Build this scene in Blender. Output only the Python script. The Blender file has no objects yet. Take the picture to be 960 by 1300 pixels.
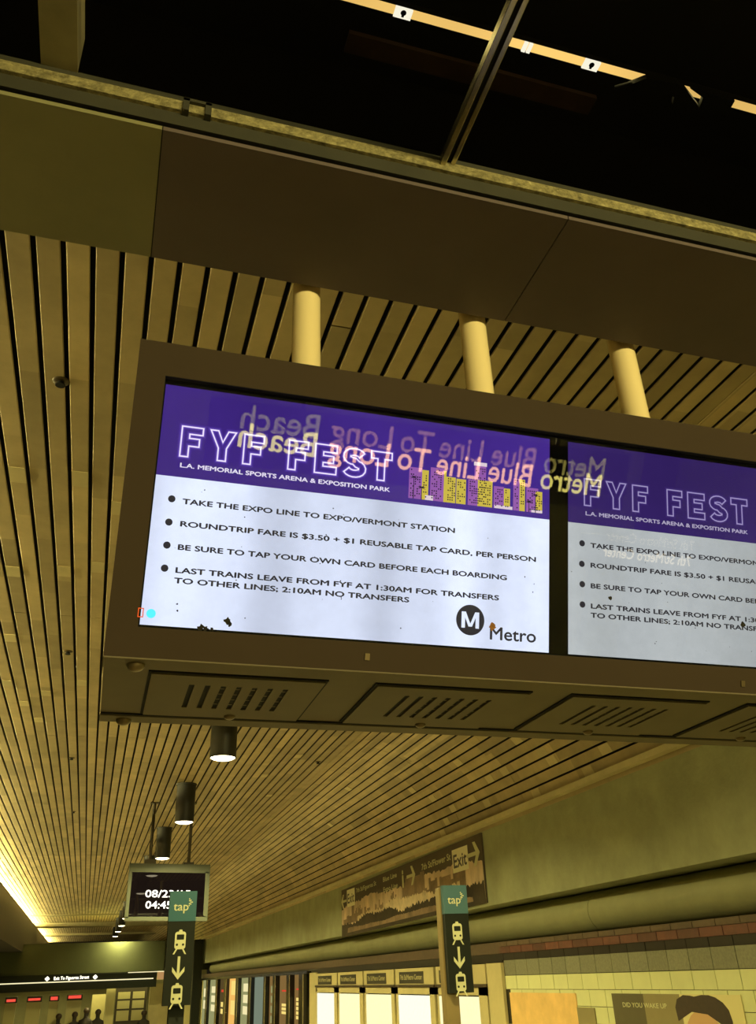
import bpy, bmesh, math, random
from mathutils import Vector, Matrix

random.seed(7)
SC = bpy.context.scene
COL = SC.collection
CZ = 2.4                      # camera height above the platform floor; all z below are relative to it
# ------------------------------------------------------------------ camera, world, exposure
F_PX = 1085.36
def cam_matrix():
    yaw, pitch, roll = (math.radians(a) for a in (17.76881586, 28.85791378, -2.29267895))
    B = Matrix(((1, 0, 0), (0, 0, -1), (0, 1, 0)))
    Rz = Matrix(((math.cos(yaw), -math.sin(yaw), 0), (math.sin(yaw), math.cos(yaw), 0), (0, 0, 1)))
    Rp = Matrix(((1, 0, 0), (0, math.cos(pitch), math.sin(pitch)), (0, -math.sin(pitch), math.cos(pitch))))
    Rr = Matrix(((math.cos(roll), -math.sin(roll), 0), (math.sin(roll), math.cos(roll), 0), (0, 0, 1)))
    R = Rr @ Rp @ B @ Rz
    return R.transposed() @ Matrix(((1, 0, 0), (0, -1, 0), (0, 0, -1)))
cam = bpy.data.cameras.new('camera')
cam.sensor_fit = 'VERTICAL'
cam.sensor_height = 24.0
cam.lens = F_PX / 1300 * 24.0
cam.shift_y = -10 / 1300
cam.clip_start = 0.05
cam.clip_end = 300
camo = bpy.data.objects.new('camera', cam)
camo.matrix_world = Matrix.Translation((0, 0, CZ)) @ cam_matrix().to_4x4()
COL.objects.link(camo)
SC.camera = camo

w = bpy.data.worlds.new('world')
SC.world = w
w.use_nodes = True
w.node_tree.nodes['Background'].inputs[0].default_value = (0.010, 0.008, 0.004, 1)
w.node_tree.nodes['Background'].inputs[1].default_value = 1.0
SC.view_settings.view_transform = 'Standard'
SC.view_settings.look = 'None'
SC.view_settings.exposure = 0.0
SC.view_settings.gamma = 1.0
SC.view_settings.use_curve_mapping = False
SC.cycles.max_bounces = 8
SC.cycles.diffuse_bounces = 5
SC.cycles.glossy_bounces = 4
SC.cycles.transparent_max_bounces = 8
SC.cycles.caustics_reflective = False
SC.cycles.caustics_refractive = False
SC.cycles.sample_clamp_indirect = 6.0
SC.cycles.use_denoising = True

WARM = (1.0, 0.87, 0.34)
def area_light(name, loc, sx, sy, power, rot=(0, 0, 0), color=WARM, spread=180):
    L = bpy.data.lights.new(name, 'AREA')
    L.shape = 'RECTANGLE'
    L.size, L.size_y = sx, sy
    L.energy = power
    L.color = color
    L.spread = math.radians(spread)
    o = bpy.data.objects.new(name, L)
    o.location = (loc[0], loc[1], loc[2] + CZ)
    o.rotation_euler = rot
    COL.objects.link(o)
    return o

# ------------------------------------------------------------------ helpers
def lin(c):
    f = lambda v: v / 12.92 if v <= 0.04045 else ((v + 0.055) / 1.055) ** 2.4
    return tuple(f(v / 255.0) for v in c) + (1.0,)

def mat(name, rgb, rough=0.6, metal=0.0, var=0.0, scale=6.0, bump=0.0, bscale=40.0, rand=0.0, dark=None, spec=0.5, linear=False, stretch=None):
    m = bpy.data.materials.new(name)
    m.use_nodes = True
    nt = m.node_tree
    b = nt.nodes['Principled BSDF']
    base = tuple(rgb) + (1,) if linear else lin(rgb)
    b.inputs['Base Color'].default_value = base
    b.inputs['Roughness'].default_value = rough
    b.inputs['Metallic'].default_value = metal
    b.inputs['Specular IOR Level'].default_value = spec
    if var or bump or rand:
        geo = nt.nodes.new('ShaderNodeNewGeometry')
        vec = geo.outputs['Position']
        if stretch:
            vm = nt.nodes.new('ShaderNodeVectorMath'); vm.operation = 'MULTIPLY'
            vm.inputs[1].default_value = stretch
            nt.links.new(vec, vm.inputs[0]); vec = vm.outputs[0]
    if var:
        n = nt.nodes.new('ShaderNodeTexNoise')
        n.inputs['Scale'].default_value = scale
        n.inputs['Detail'].default_value = 6
        n.inputs['Roughness'].default_value = 0.65
        nt.links.new(vec, n.inputs['Vector'])
        r = nt.nodes.new('ShaderNodeValToRGB')
        r.color_ramp.elements[0].position = 0.3
        r.color_ramp.elements[1].position = 0.7
        lo = tuple(max(0, c * (1 - var)) for c in base[:3]) + (1,)
        if dark: lo = lin(dark)
        hi = tuple(min(1, c * (1 + var * 0.6)) for c in base[:3]) + (1,)
        r.color_ramp.elements[0].color = lo
        r.color_ramp.elements[1].color = hi
        nt.links.new(n.outputs[0], r.inputs[0])
        out = r.outputs[0]
    else:
        rgbn = nt.nodes.new('ShaderNodeRGB'); rgbn.outputs[0].default_value = base
        out = rgbn.outputs[0]
    if rand:
        oi = nt.nodes.new('ShaderNodeObjectInfo')
        mr = nt.nodes.new('ShaderNodeMapRange')
        mr.inputs[3].default_value = 1 - rand
        mr.inputs[4].default_value = 1 + rand * 0.5
        nt.links.new(oi.outputs['Random'], mr.inputs[0])
        vm = nt.nodes.new('ShaderNodeVectorMath'); vm.operation = 'SCALE'
        nt.links.new(out, vm.inputs[0]); nt.links.new(mr.outputs[0], vm.inputs['Scale'])
        out = vm.outputs[0]
    nt.links.new(out, b.inputs['Base Color'])
    if bump:
        n2 = nt.nodes.new('ShaderNodeTexNoise')
        n2.inputs['Scale'].default_value = bscale
        n2.inputs['Detail'].default_value = 4
        nt.links.new(vec, n2.inputs['Vector'])
        bp = nt.nodes.new('ShaderNodeBump')
        bp.inputs['Strength'].default_value = bump
        bp.inputs['Distance'].default_value = 0.01
        nt.links.new(n2.outputs[0], bp.inputs['Height'])
        nt.links.new(bp.outputs[0], b.inputs['Normal'])
    return m

def emit(name, rgb, strength, gloss=0.0, linear=False, band=None, mottle=0.0):
    """a surface that gives off light (lamp, screen), optionally glossy on top"""
    m = bpy.data.materials.new(name)
    m.use_nodes = True
    nt = m.node_tree
    nt.nodes.clear()
    o = nt.nodes.new('ShaderNodeOutputMaterial')
    e = nt.nodes.new('ShaderNodeEmission')
    base = tuple(rgb) + (1,) if linear else lin(rgb)
    e.inputs[0].default_value = base
    e.inputs[1].default_value = strength
    if band or mottle:
        geo = nt.nodes.new('ShaderNodeNewGeometry')
        cur = None
        if band:      # uneven back-light tubes of the panel: soft bands across its width
            vm = nt.nodes.new('ShaderNodeVectorMath'); vm.operation = 'MULTIPLY'
            vm.inputs[1].default_value = band[0]
            nt.links.new(geo.outputs['Position'], vm.inputs[0])
            n = nt.nodes.new('ShaderNodeTexNoise')
            n.inputs['Scale'].default_value = 1.0; n.inputs['Detail'].default_value = 1.5
            nt.links.new(vm.outputs[0], n.inputs['Vector'])
            mr = nt.nodes.new('ShaderNodeMapRange')
            mr.inputs[1].default_value = 0.3; mr.inputs[2].default_value = 0.7
            mr.inputs[3].default_value = band[1]; mr.inputs[4].default_value = band[2]
            nt.links.new(n.outputs[0], mr.inputs[0])
            cur = mr.outputs[0]
        if mottle:
            n = nt.nodes.new('ShaderNodeTexNoise')
            n.inputs['Scale'].default_value = 22; n.inputs['Detail'].default_value = 7; n.inputs['Roughness'].default_value = 0.7
            nt.links.new(geo.outputs['Position'], n.inputs['Vector'])
            mr = nt.nodes.new('ShaderNodeMapRange')
            mr.inputs[1].default_value = 0.3; mr.inputs[2].default_value = 0.7
            mr.inputs[3].default_value = 1 - mottle; mr.inputs[4].default_value = 1 + mottle
            nt.links.new(n.outputs[0], mr.inputs[0])
            if cur is not None:
                mm = nt.nodes.new('ShaderNodeMath'); mm.operation = 'MULTIPLY'
                nt.links.new(cur, mm.inputs[0]); nt.links.new(mr.outputs[0], mm.inputs[1]); cur = mm.outputs[0]
            else: cur = mr.outputs[0]
        ms = nt.nodes.new('ShaderNodeMath'); ms.operation = 'MULTIPLY'; ms.inputs[1].default_value = strength
        nt.links.new(cur, ms.inputs[0]); nt.links.new(ms.outputs[0], e.inputs[1])
    if gloss:
        g = nt.nodes.new('ShaderNodeBsdfGlossy')
        g.inputs['Color'].default_value = (gloss, gloss, gloss, 1)
        g.inputs['Roughness'].default_value = 0.015
        a = nt.nodes.new('ShaderNodeAddShader')
        nt.links.new(e.outputs[0], a.inputs[0]); nt.links.new(g.outputs[0], a.inputs[1])
        nt.links.new(a.outputs[0], o.inputs[0])
    else:
        nt.links.new(e.outputs[0], o.inputs[0])
    return m

class MB:
    def __init__(s): s.v = []; s.f = []
    def add(s, vs, fs):
        n = len(s.v); s.v += [tuple(p) for p in vs]; s.f += [tuple(i + n for i in f) for f in fs]; return s
    def box(s, x0, x1, y0, y1, z0, z1):
        vs = [(x, y, z) for z in (z0, z1) for y in (y0, y1) for x in (x0, x1)]
        return s.add(vs, [(0, 2, 3, 1), (4, 5, 7, 6), (0, 1, 5, 4), (2, 6, 7, 3), (0, 4, 6, 2), (1, 3, 7, 5)])
    def obox(s, o, a, b, c):
        """box from corner o along vectors a,b,c"""
        o, a, b, c = (Vector(q) for q in (o, a, b, c))
        vs = [o + a * i + b * j + c * k for k in (0, 1) for j in (0, 1) for i in (0, 1)]
        if a.cross(b).dot(c) < 0:
            return s.add(vs, [(0, 1, 3, 2), (4, 6, 7, 5), (0, 4, 5, 1), (2, 3, 7, 6), (0, 2, 6, 4), (1, 5, 7, 3)])
        return s.add(vs, [(0, 2, 3, 1), (4, 5, 7, 6), (0, 1, 5, 4), (2, 6, 7, 3), (0, 4, 6, 2), (1, 3, 7, 5)])
    def prism(s, poly, o, u, v, n, depth):
        """polygon (a,b) list in plane o + a*u + b*v, extruded by n*depth"""
        o, u, v, n = (Vector(q) for q in (o, u, v, n))
        area = sum(poly[i][0] * poly[(i + 1) % len(poly)][1] - poly[(i + 1) % len(poly)][0] * poly[i][1] for i in range(len(poly)))
        sgn = area * u.cross(v).dot(n)
        pl = poly if sgn > 0 else poly[::-1]
        k = len(pl)
        a = [o + u * p[0] + v * p[1] for p in pl]
        b = [p + n * depth for p in a]
        return s.add(a + b, [tuple(range(k))[::-1], tuple(range(k, 2 * k))] + [(i, (i + 1) % k, (i + 1) % k + k, i + k) for i in range(k)])
    def tube(s, p0, p1, r0, r1=None, n=24, caps=True):
        p0, p1 = Vector(p0), Vector(p1); r1 = r0 if r1 is None else r1
        d = (p1 - p0).normalized()
        a = d.orthogonal().normalized(); b = d.cross(a)
        vs = []
        for p, r in ((p0, r0), (p1, r1)):
            for i in range(n):
                t = 2 * math.pi * i / n
                vs.append(p + a * math.cos(t) * r + b * math.sin(t) * r)
        fs = [(i, (i + 1) % n, (i + 1) % n + n, i + n) for i in range(n)]
        if caps: fs += [tuple(range(n))[::-1], tuple(range(n, 2 * n))]
        return s.add(vs, fs)
    def dome(s, c, r, h, axis=(0, 0, -1), n=16, m=5):
        c = Vector(c); d = Vector(axis).normalized(); a = d.orthogonal().normalized(); b = d.cross(a)
        vs = []
        for j in range(m):
            t = math.pi / 2 * j / m
            for i in range(n):
                q = 2 * math.pi * i / n
                vs.append(c + (a * math.cos(q) + b * math.sin(q)) * r * math.cos(t) + d * h * math.sin(t))
        vs.append(c + d * h)
        fs = [(j * n + i, j * n + (i + 1) % n, (j + 1) * n + (i + 1) % n, (j + 1) * n + i) for j in range(m - 1) for i in range(n)]
        fs += [((m - 1) * n + i, (m - 1) * n + (i + 1) % n, m * n) for i in range(n)]
        fs.append(tuple(range(n))[::-1])
        return s.add(vs, fs)
    def sphere(s, c, rx, ry, rz, n=12, m=8):
        vs = [(c[0], c[1], c[2] - rz)]
        for j in range(1, m):
            t = -math.pi / 2 + math.pi * j / m
            for i in range(n):
                q = 2 * math.pi * i / n
                vs.append((c[0] + rx * math.cos(t) * math.cos(q), c[1] + ry * math.cos(t) * math.sin(q), c[2] + rz * math.sin(t)))
        vs.append((c[0], c[1], c[2] + rz)); L = len(vs) - 1
        fs = [(0, 1 + (i + 1) % n, 1 + i) for i in range(n)]
        for j in range(m - 2):
            fs += [(1 + j * n + i, 1 + j * n + (i + 1) % n, 1 + (j + 1) * n + (i + 1) % n, 1 + (j + 1) * n + i) for i in range(n)]
        fs += [(1 + (m - 2) * n + i, 1 + (m - 2) * n + (i + 1) % n, L) for i in range(n)]
        return s.add(vs, fs)
    def path(s, pts, r, n=10):
        for i in range(len(pts) - 1):
            s.tube(pts[i], pts[i + 1], r, n=n)
        for p in pts[1:-1]: s.sphere(p, r, r, r, n, 6)
        return s

K = 0.596                     # the right wall and far end were measured in units of a farther plane; K brings them to true size
SF = [1.0]
FB = -2.4 / K
def root_loc(o):
    v = Vector((0, 0, 0))
    while o is not None:
        v += Vector(o.location); o = o.parent
    return v

def part(name, mb, m, parent=None, smooth=False, kind=None, label=None, bevel=0.0, fixn=False):
    off = root_loc(parent)
    me = bpy.data.meshes.new(name)
    k = SF[0]
    me.from_pydata([(x * k - off.x, y * k - off.y, z * k + CZ - off.z) for x, y, z in mb.v], [], mb.f)
    if fixn:
        bm = bmesh.new(); bm.from_mesh(me); bmesh.ops.recalc_face_normals(bm, faces=bm.faces); bm.to_mesh(me); bm.free()
    if smooth:
        me.shade_smooth()
        me.set_sharp_from_angle(angle=math.radians(40))
    me.materials.append(m)
    o = bpy.data.objects.new(name, me)
    COL.objects.link(o)
    if parent is not None: o.parent = parent
    if kind: o['kind'] = kind
    if label: o['label'] = label
    if bevel:
        md = o.modifiers.new('bevel', 'BEVEL'); md.width = bevel; md.segments = 2; md.limit_method = 'ANGLE'
    return o

def thing(name, label, cat, loc, group=None):
    o = bpy.data.objects.new(name, None)
    o.empty_display_size = 0.1
    k = SF[0]
    o.location = (loc[0] * k, loc[1] * k, loc[2] * k + CZ)
    COL.objects.link(o)
    o['label'] = label; o['category'] = cat
    if group: o['group'] = group
    return o

def tag(o, label, cat, group=None):
    o['label'] = label; o['category'] = cat
    if group: o['group'] = group
    return o

def dup(rt, loc, label=None, group=None):
    r = rt.copy(); COL.objects.link(r)
    r.location = (loc[0], loc[1], loc[2] + CZ)
    if label: r['label'] = label
    if group: r['group'] = group
    for ch in list(rt.children):
        c = ch.copy(); COL.objects.link(c); c.parent = r
        for g in list(ch.children):
            d = g.copy(); COL.objects.link(d); d.parent = c
    return r

def text_mb(s, o, u, v, width=None, height=None, bold=0.0, n=None, depth=0.0, spacing=1.0, res=3, align='L'):
    """lettering laid on the plane o + a*u + b*v, scaled to the given width and cap height"""
    c = bpy.data.curves.new('lettering', 'FONT')
    c.body = s; c.size = 1.0; c.resolution_u = res; c.space_character = spacing
    ob = bpy.data.objects.new('lettering', c); COL.objects.link(ob)
    dg = bpy.context.evaluated_depsgraph_get(); dg.update()
    me = bpy.data.meshes.new_from_object(ob.evaluated_get(dg))
    pts = [(p.co.x, p.co.y) for p in me.vertices]; fs = [tuple(p.vertices) for p in me.polygons]
    bpy.data.objects.remove(ob); bpy.data.curves.remove(c); bpy.data.meshes.remove(me)
    x0 = min(p[0] for p in pts); x1 = max(p[0] for p in pts)
    cap = 0.729                                  # cap height of the built-in face
    sy = (height / cap) if height else None
    sx = (width / (x1 - x0)) if width else sy
    if sy is None: sy = sx
    o, u, v = Vector(o), Vector(u), Vector(v)
    if n is None: n = u.cross(v)
    n = Vector(n)
    shift = 0 if align == 'L' else -(x1 - x0) * sx / 2
    vs = [o + u * ((x - x0) * sx + shift) + v * (y * sy) for x, y in pts]
    mb = MB()
    if u.cross(v).dot(n) < 0: fs = [f[::-1] for f in fs]
    if bold:
        for q, (du, dv) in enumerate(((-bold, 0), (bold, 0), (0, bold), (0, -bold))):
            mb.add([p + u * du * sx * .75 + v * dv * sy * .75 - n.normalized() * (q * .0001) for p in vs], fs)
    else: mb.add(vs, fs)
    return mb

def ribbon(pts, wd, closed=True):
    """2-d outline -> flat band polygons of width wd (list of quads)"""
    n = len(pts); out = []; L = []; Rr = []
    for i in range(n):
        p = Vector(pts[i]);
        a = Vector(pts[i - 1]) if (closed or i > 0) else p - (Vector(pts[1]) - p)
        b = Vector(pts[(i + 1) % n]) if (closed or i < n - 1) else p + (p - Vector(pts[i - 1]))
        d1 = (p - a).normalized(); d2 = (b - p).normalized()
        t = (d1 + d2)
        t = t.normalized() if t.length > 1e-6 else d1
        nn = Vector((-t.y, t.x)); k = 1 / max(0.5, nn.dot(Vector((-d1.y, d1.x))))
        L.append(p + nn * wd / 2 * k); Rr.append(p - nn * wd / 2 * k)
    m = n if closed else n - 1
    for i in range(m):
        j = (i + 1) % n
        out.append([tuple(L[i]), tuple(Rr[i]), tuple(Rr[j]), tuple(L[j])])
    return out

# ------------------------------------------------------------------ materials
M = {}
M['slat'] = mat('slat paint', (184, 166, 126), 0.55, var=0.20, scale=3.0, rand=0.16, bump=0.05)
def patchy(m, amount):
    # lengths of slat repainted at different times: one tone for each slat and each stretch along it
    nt = m.node_tree; b = nt.nodes['Principled BSDF']
    src = b.inputs['Base Color'].links[0].from_socket
    geo = nt.nodes.new('ShaderNodeNewGeometry'); sx = nt.nodes.new('ShaderNodeSeparateXYZ')
    nt.links.new(geo.outputs['Position'], sx.inputs[0])
    def mth(op, a, bv=None):
        q = nt.nodes.new('ShaderNodeMath'); q.operation = op
        for i, v in enumerate((a, bv)):
            if v is None: continue
            if isinstance(v, (int, float)): q.inputs[i].default_value = v
            else: nt.links.new(v, q.inputs[i])
        return q.outputs[0]
    ix = mth('FLOOR', mth('DIVIDE', mth('ADD', sx.outputs[0], 0.4705 + 10.56), 0.1056))
    ph = nt.nodes.new('ShaderNodeTexWhiteNoise'); ph.noise_dimensions = '1D'; nt.links.new(ix, ph.inputs['W'])
    iy = mth('FLOOR', mth('ADD', mth('DIVIDE', sx.outputs[1], 0.85), ph.outputs[0]))
    cv = nt.nodes.new('ShaderNodeCombineXYZ'); nt.links.new(ix, cv.inputs[0]); nt.links.new(iy, cv.inputs[1])
    wn = nt.nodes.new('ShaderNodeTexWhiteNoise'); wn.noise_dimensions = '2D'; nt.links.new(cv.outputs[0], wn.inputs['Vector'])
    mr = nt.nodes.new('ShaderNodeMapRange'); mr.inputs[3].default_value = 1 - amount; mr.inputs[4].default_value = 1 + amount * .6
    nt.links.new(wn.outputs[0], mr.inputs[0])
    vm = nt.nodes.new('ShaderNodeVectorMath'); vm.operation = 'SCALE'
    nt.links.new(src, vm.inputs[0]); nt.links.new(mr.outputs[0], vm.inputs['Scale']); nt.links.new(vm.outputs[0], b.inputs['Base Color'])
patchy(M['slat'], 0.22)
M['splice'] = mat('splice paint', (206, 192, 148), 0.5, var=0.1, rand=0.2)
M['black'] = mat('black void paint', (10, 9, 8), 0.9)
M['void'] = mat('dark void', (22, 20, 17), 0.9, var=0.3, scale=1.5)
M['soffit'] = mat('shaded soffit panel', (90, 77, 76), 0.65, var=0.12, scale=2.5, bump=0.03)  # brown tone stands in for the display's shade on these panels
M['soffit_olive'] = mat('olive soffit panel', (126, 122, 88), 0.6, var=0.12, scale=2.5, bump=0.03)
M['kerb'] = mat('olive kerb paint', (48, 46, 33), 0.65, var=0.25, scale=5)
M['galv'] = mat('galvanised angle', (150, 140, 100), 0.5, metal=0.3, var=0.6, scale=45, bump=0.6, bscale=60)
M['chrome'] = mat('worn chrome', (190, 180, 150), 0.25, metal=1.0, var=0.2, scale=12)
M['beam'] = mat('olive beam', (136, 126, 92), 0.6, var=0.25, scale=5)
M['rust'] = mat('rusty brown girder', (62, 44, 30), 0.8, var=0.4, scale=5)
M['frame'] = mat('bronze display casing', (60, 49, 38), 0.75, var=0.06, scale=3, bump=0.02, spec=0.12)
M['under'] = mat('display underside metal', (104, 94, 74), 0.6, var=0.10, scale=4, spec=0.2)
M['bolt'] = mat('bolt steel', (110, 96, 70), 0.35, metal=0.8)
M['pole'] = mat('cream pole enamel', (250, 228, 176), 0.25, metal=0.1, var=0.08, scale=4, stretch=(1, 1, 0.2))
M['wall'] = mat('rough plaster wall', (154, 158, 126), 0.85, var=0.22, scale=2.2, bump=0.25, bscale=30)
M['duct'] = mat('painted duct', (152, 152, 114), 0.6, var=0.12, scale=3, bump=0.08)
M['recess'] = mat('shaded recess', (96, 86, 60), 0.9, var=0.2)  # base colour darkened to carry the shade inside the recess
M['trim'] = mat('ceiling edge trim', (205, 195, 155), 0.5, var=0.15, scale=4)
M['floor'] = mat('terrazzo floor', (140, 132, 110), 0.5, var=0.12, scale=6)
M['grout'] = mat('dark grout', (52, 46, 28), 0.9, var=0.2)
M['tile_cream'] = mat('cream wall tile', (212, 214, 164), 0.3, rand=0.07, var=0.06, scale=5)
M['tile_grey'] = mat('speckled grey tile', (124, 124, 104), 0.45, rand=0.08, var=0.25, scale=55)
M['tile_red'] = mat('red wall tile', (92, 50, 38), 0.5, rand=0.35, var=0.3, scale=10)
M['tile_black'] = mat('black wall tile', (36, 32, 28), 0.35, rand=0.2)
M['tile_brown'] = mat('brown ledge tile', (84, 66, 48), 0.6, rand=0.2, var=0.3, scale=12)
M['lamp_black'] = mat('lamp housing', (28, 28, 24), 0.5, var=0.1)
M['brass'] = mat('sprinkler brass', (70, 58, 34), 0.5, metal=0.4)
M['clock_frame'] = mat('pale green-beige monitor case', (66, 72, 58), 0.5, var=0.08)
M['rod'] = mat('dark hanging rod', (58, 50, 32), 0.5, metal=0.3)
M['teal'] = mat('teal sign face', (48, 92, 104), 0.45)
M['sign_dark'] = mat('dark sign face', (34, 37, 31), 0.8, spec=0.15)
M['lip'] = mat('dark brown cove wall', (40, 34, 26), 0.85, var=0.2, scale=2)
M['sign_white'] = mat('cream sign lettering', (200, 200, 160), 0.5)
M['exit_white'] = mat('pale exit plate', (236, 232, 204), 0.5)
M['tan'] = mat('tan painted post', (126, 108, 66), 0.6, var=0.1)
M['beige'] = mat('beige panelling', (186, 174, 128), 0.55, var=0.1, scale=4)
M['label_dark'] = mat('dark label plate', (46, 42, 30), 0.5, var=0.2, scale=20)
M['label_text'] = mat('label lettering', (176, 168, 124), 0.6)
M['rail'] = mat('dark brown rail', (58, 46, 28), 0.5)
M['photo_dark'] = mat('banner dark sky print', (72, 62, 46), 0.8, var=0.3, scale=1.4)
M['photo_mid'] = mat('banner haze print', (214, 190, 166), 0.8, var=0.45, scale=2.2, stretch=(1, 1.6, 0.7))
M['photo_tower'] = mat('banner tower print', (140, 118, 96), 0.8, var=0.45, scale=4)
M['photo_tree'] = mat('banner tree print', (58, 48, 34), 0.85, var=0.5, scale=3)
M['photo_light'] = mat('banner pale print', (220, 200, 170), 0.8, var=0.35, scale=5)
M['orange'] = mat('orange poster print', (226, 186, 118), 0.5, var=0.18, scale=5)
M['poster_dark'] = mat('grey poster print', (86, 80, 56), 0.5, var=0.15, scale=4)
M['poster_mid'] = mat('olive grey poster print', (136, 126, 88), 0.5, var=0.1, scale=4)
M['poster_pale'] = mat('cream poster print', (214, 204, 150), 0.5)
M['hair'] = mat('dark hair print', (48, 34, 20), 0.6, var=0.3, scale=25)
M['skin'] = mat('skin print', (196, 156, 112), 0.6)
M['cloth_dark'] = mat('dark clothing', (34, 30, 26), 0.8)
M['green_wall'] = mat('green concourse beam', (60, 66, 36), 0.8, var=0.2, scale=0.6)
M['concourse'] = mat('concourse wall', (150, 148, 110), 0.7, var=0.15, scale=1.5)
M['pillar'] = mat('cream pillar', (214, 206, 150), 0.5, var=0.05)
M['frame_dark'] = mat('dark window frame', (50, 44, 28), 0.5)
M['pane_pale'] = mat('pale window pane', (176, 170, 120), 0.3)
M['post_black'] = mat('black glossy post', (20, 18, 14), 0.2)
M['silver'] = mat('silver strip', (200, 190, 160), 0.25, metal=0.9)
M['led_case'] = mat('black sign case', (22, 21, 19), 0.5)

GL = 0.085
M['screen_black'] = emit('black screen surround', (10, 8, 6), 0.4, gloss=GL)
M['white1'] = emit('lit white screen, first', (208, 217, 240), 1.0, gloss=GL, band=((4.4, 0, 0.35), 0.82, 1.55), mottle=0.05)
M['white2'] = emit('lit white screen, second', (178, 184, 186), 1.0, gloss=GL, band=((3.2, 0, 0.35), 0.86, 1.16), mottle=0.06)
M['purple1'] = emit('violet screen header, first', (62, 38, 128), 1.0, gloss=GL, band=((1.5, 0, 1.6), 0.75, 1.3), mottle=0.04)
M['purple2'] = emit('violet screen header, second', (50, 32, 96), 1.0, gloss=GL, band=((1.5, 0, 1.6), 0.75, 1.3), mottle=0.04)
M['ink'] = emit('dark screen lettering', (50, 48, 52), 1.0, gloss=GL)
M['neon1'] = emit('neon white outline, first', (236, 224, 255), 1.1, gloss=GL)
M['neon2'] = emit('neon white outline, second', (158, 146, 196), 1.0, gloss=GL)
M['rim1'] = emit('neon outer glow print, first', (74, 48, 146), 1.0, gloss=GL)
M['rim2'] = emit('neon outer glow print, second', (55, 36, 102), 1.0, gloss=GL)
M['halo1'] = emit('neon glow print, first', (108, 82, 188), 1.0, gloss=GL)
M['halo2'] = emit('neon glow print, second', (66, 48, 118), 1.0, gloss=GL)
M['sub1'] = emit('header small lettering, first', (232, 226, 246), 1.0, gloss=GL)
M['sub2'] = emit('header small lettering, second', (176, 168, 196), 1.0, gloss=GL)
M['c_violet'] = emit('skyline violet', (150, 92, 172), 1.0, gloss=GL)
M['c_yellow'] = emit('skyline yellow', (206, 186, 74), 1.0, gloss=GL)
M['c_dark'] = emit('skyline dark', (28, 22, 44), 1.0, gloss=GL)
M['c_pale'] = emit('skyline pale', (226, 208, 220), 1.0, gloss=GL)
M['cyan'] = emit('cyan bright spot', (90, 235, 245), 1.2)
M['amber'] = emit('orange glowing mark', (235, 96, 40), 1.0)
M['dirt'] = mat('dirt on glass', (30, 26, 22), 0.9)
M['stain'] = mat('brown stain', (150, 100, 54), 0.9, var=0.3, scale=60)
M['led_yellow'] = emit('yellow message lamps', (1.0, 0.86, 0.20), 7.5, linear=True)
M['led_peach'] = emit('orange message lamps', (1.0, 0.50, 0.20), 10.0, linear=True)
M['led_white'] = emit('white station name', (1.0, 0.82, 0.5), 3.4, linear=True)
M['lamp_disc'] = emit('lamp diffuser', (1.0, 0.86, 0.55), 9.0, linear=True)
M['tube'] = emit('fluorescent tube', (1.0, 0.74, 0.27), 18.0, linear=True)
M['strip'] = emit('dim light strip', (1.0, 0.63, 0.17), 0.95, linear=True, band=((0.9, 0, 0), 0.62, 1.15))
M['clip'] = emit('self-lit bracket', (1.0, 0.95, 0.75), 0.95, linear=True)  # emission stands in for the strip's light on the white clips
M['lit_text'] = emit('lit white lettering', (1.0, 0.95, 0.75), 2.6, linear=True)
M['clock_text'] = emit('lit clock digits', (1.0, 0.95, 0.82), 2.2, linear=True)
M['clock_screen'] = emit('dark clock screen', (40, 30, 24), 0.5, gloss=0.03)
M['lightbox'] = emit('lit map panel', (1.0, 0.93, 0.50), 1.15, linear=True, mottle=0.06)
M['lightbox_white'] = emit('lit map panel, whiter', (1.0, 0.98, 0.72), 1.2, linear=True, mottle=0.05)
M['red_led'] = emit('red message lamps', (1.0, 0.10, 0.06), 0.9, linear=True)
M['lit_line'] = emit('lit line', (1.0, 0.90, 0.52), 1.1, linear=True)
M['lit_orange'] = emit('orange lit end panel', (1.0, 0.55, 0.20), 0.45, linear=True)
PANES = {k: emit('pane ' + k, c, 1.0, linear=True) for k, c in {
    'yellow': (0.95, 0.72, 0.20), 'cream': (0.9, 0.8, 0.42), 'blue': (0.18, 0.22, 0.16), 'green': (0.30, 0.30, 0.13),
    'orange': (0.9, 0.5, 0.12), 'dark': (0.09, 0.06, 0.02), 'red': (0.7, 0.06, 0.03), 'brown': (0.22, 0.13, 0.04)}.items()}

def glass_mat():
    m = bpy.data.materials.new('display front glass')
    m.use_nodes = True
    nt = m.node_tree; nt.nodes.clear()
    o = nt.nodes.new('ShaderNodeOutputMaterial')
    t = nt.nodes.new('ShaderNodeBsdfTransparent'); g = nt.nodes.new('ShaderNodeBsdfGlossy')
    g.inputs['Roughness'].default_value = 0.012
    t.inputs[0].default_value = (0.98, 0.98, 0.98, 1)
    mx = nt.nodes.new('ShaderNodeMixShader'); mx.inputs[0].default_value = 0.011
    nt.links.new(t.outputs[0], mx.inputs[1]); nt.links.new(g.outputs[0], mx.inputs[2]); nt.links.new(mx.outputs[0], o.inputs[0])
    return m
M['glass'] = glass_mat()

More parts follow.
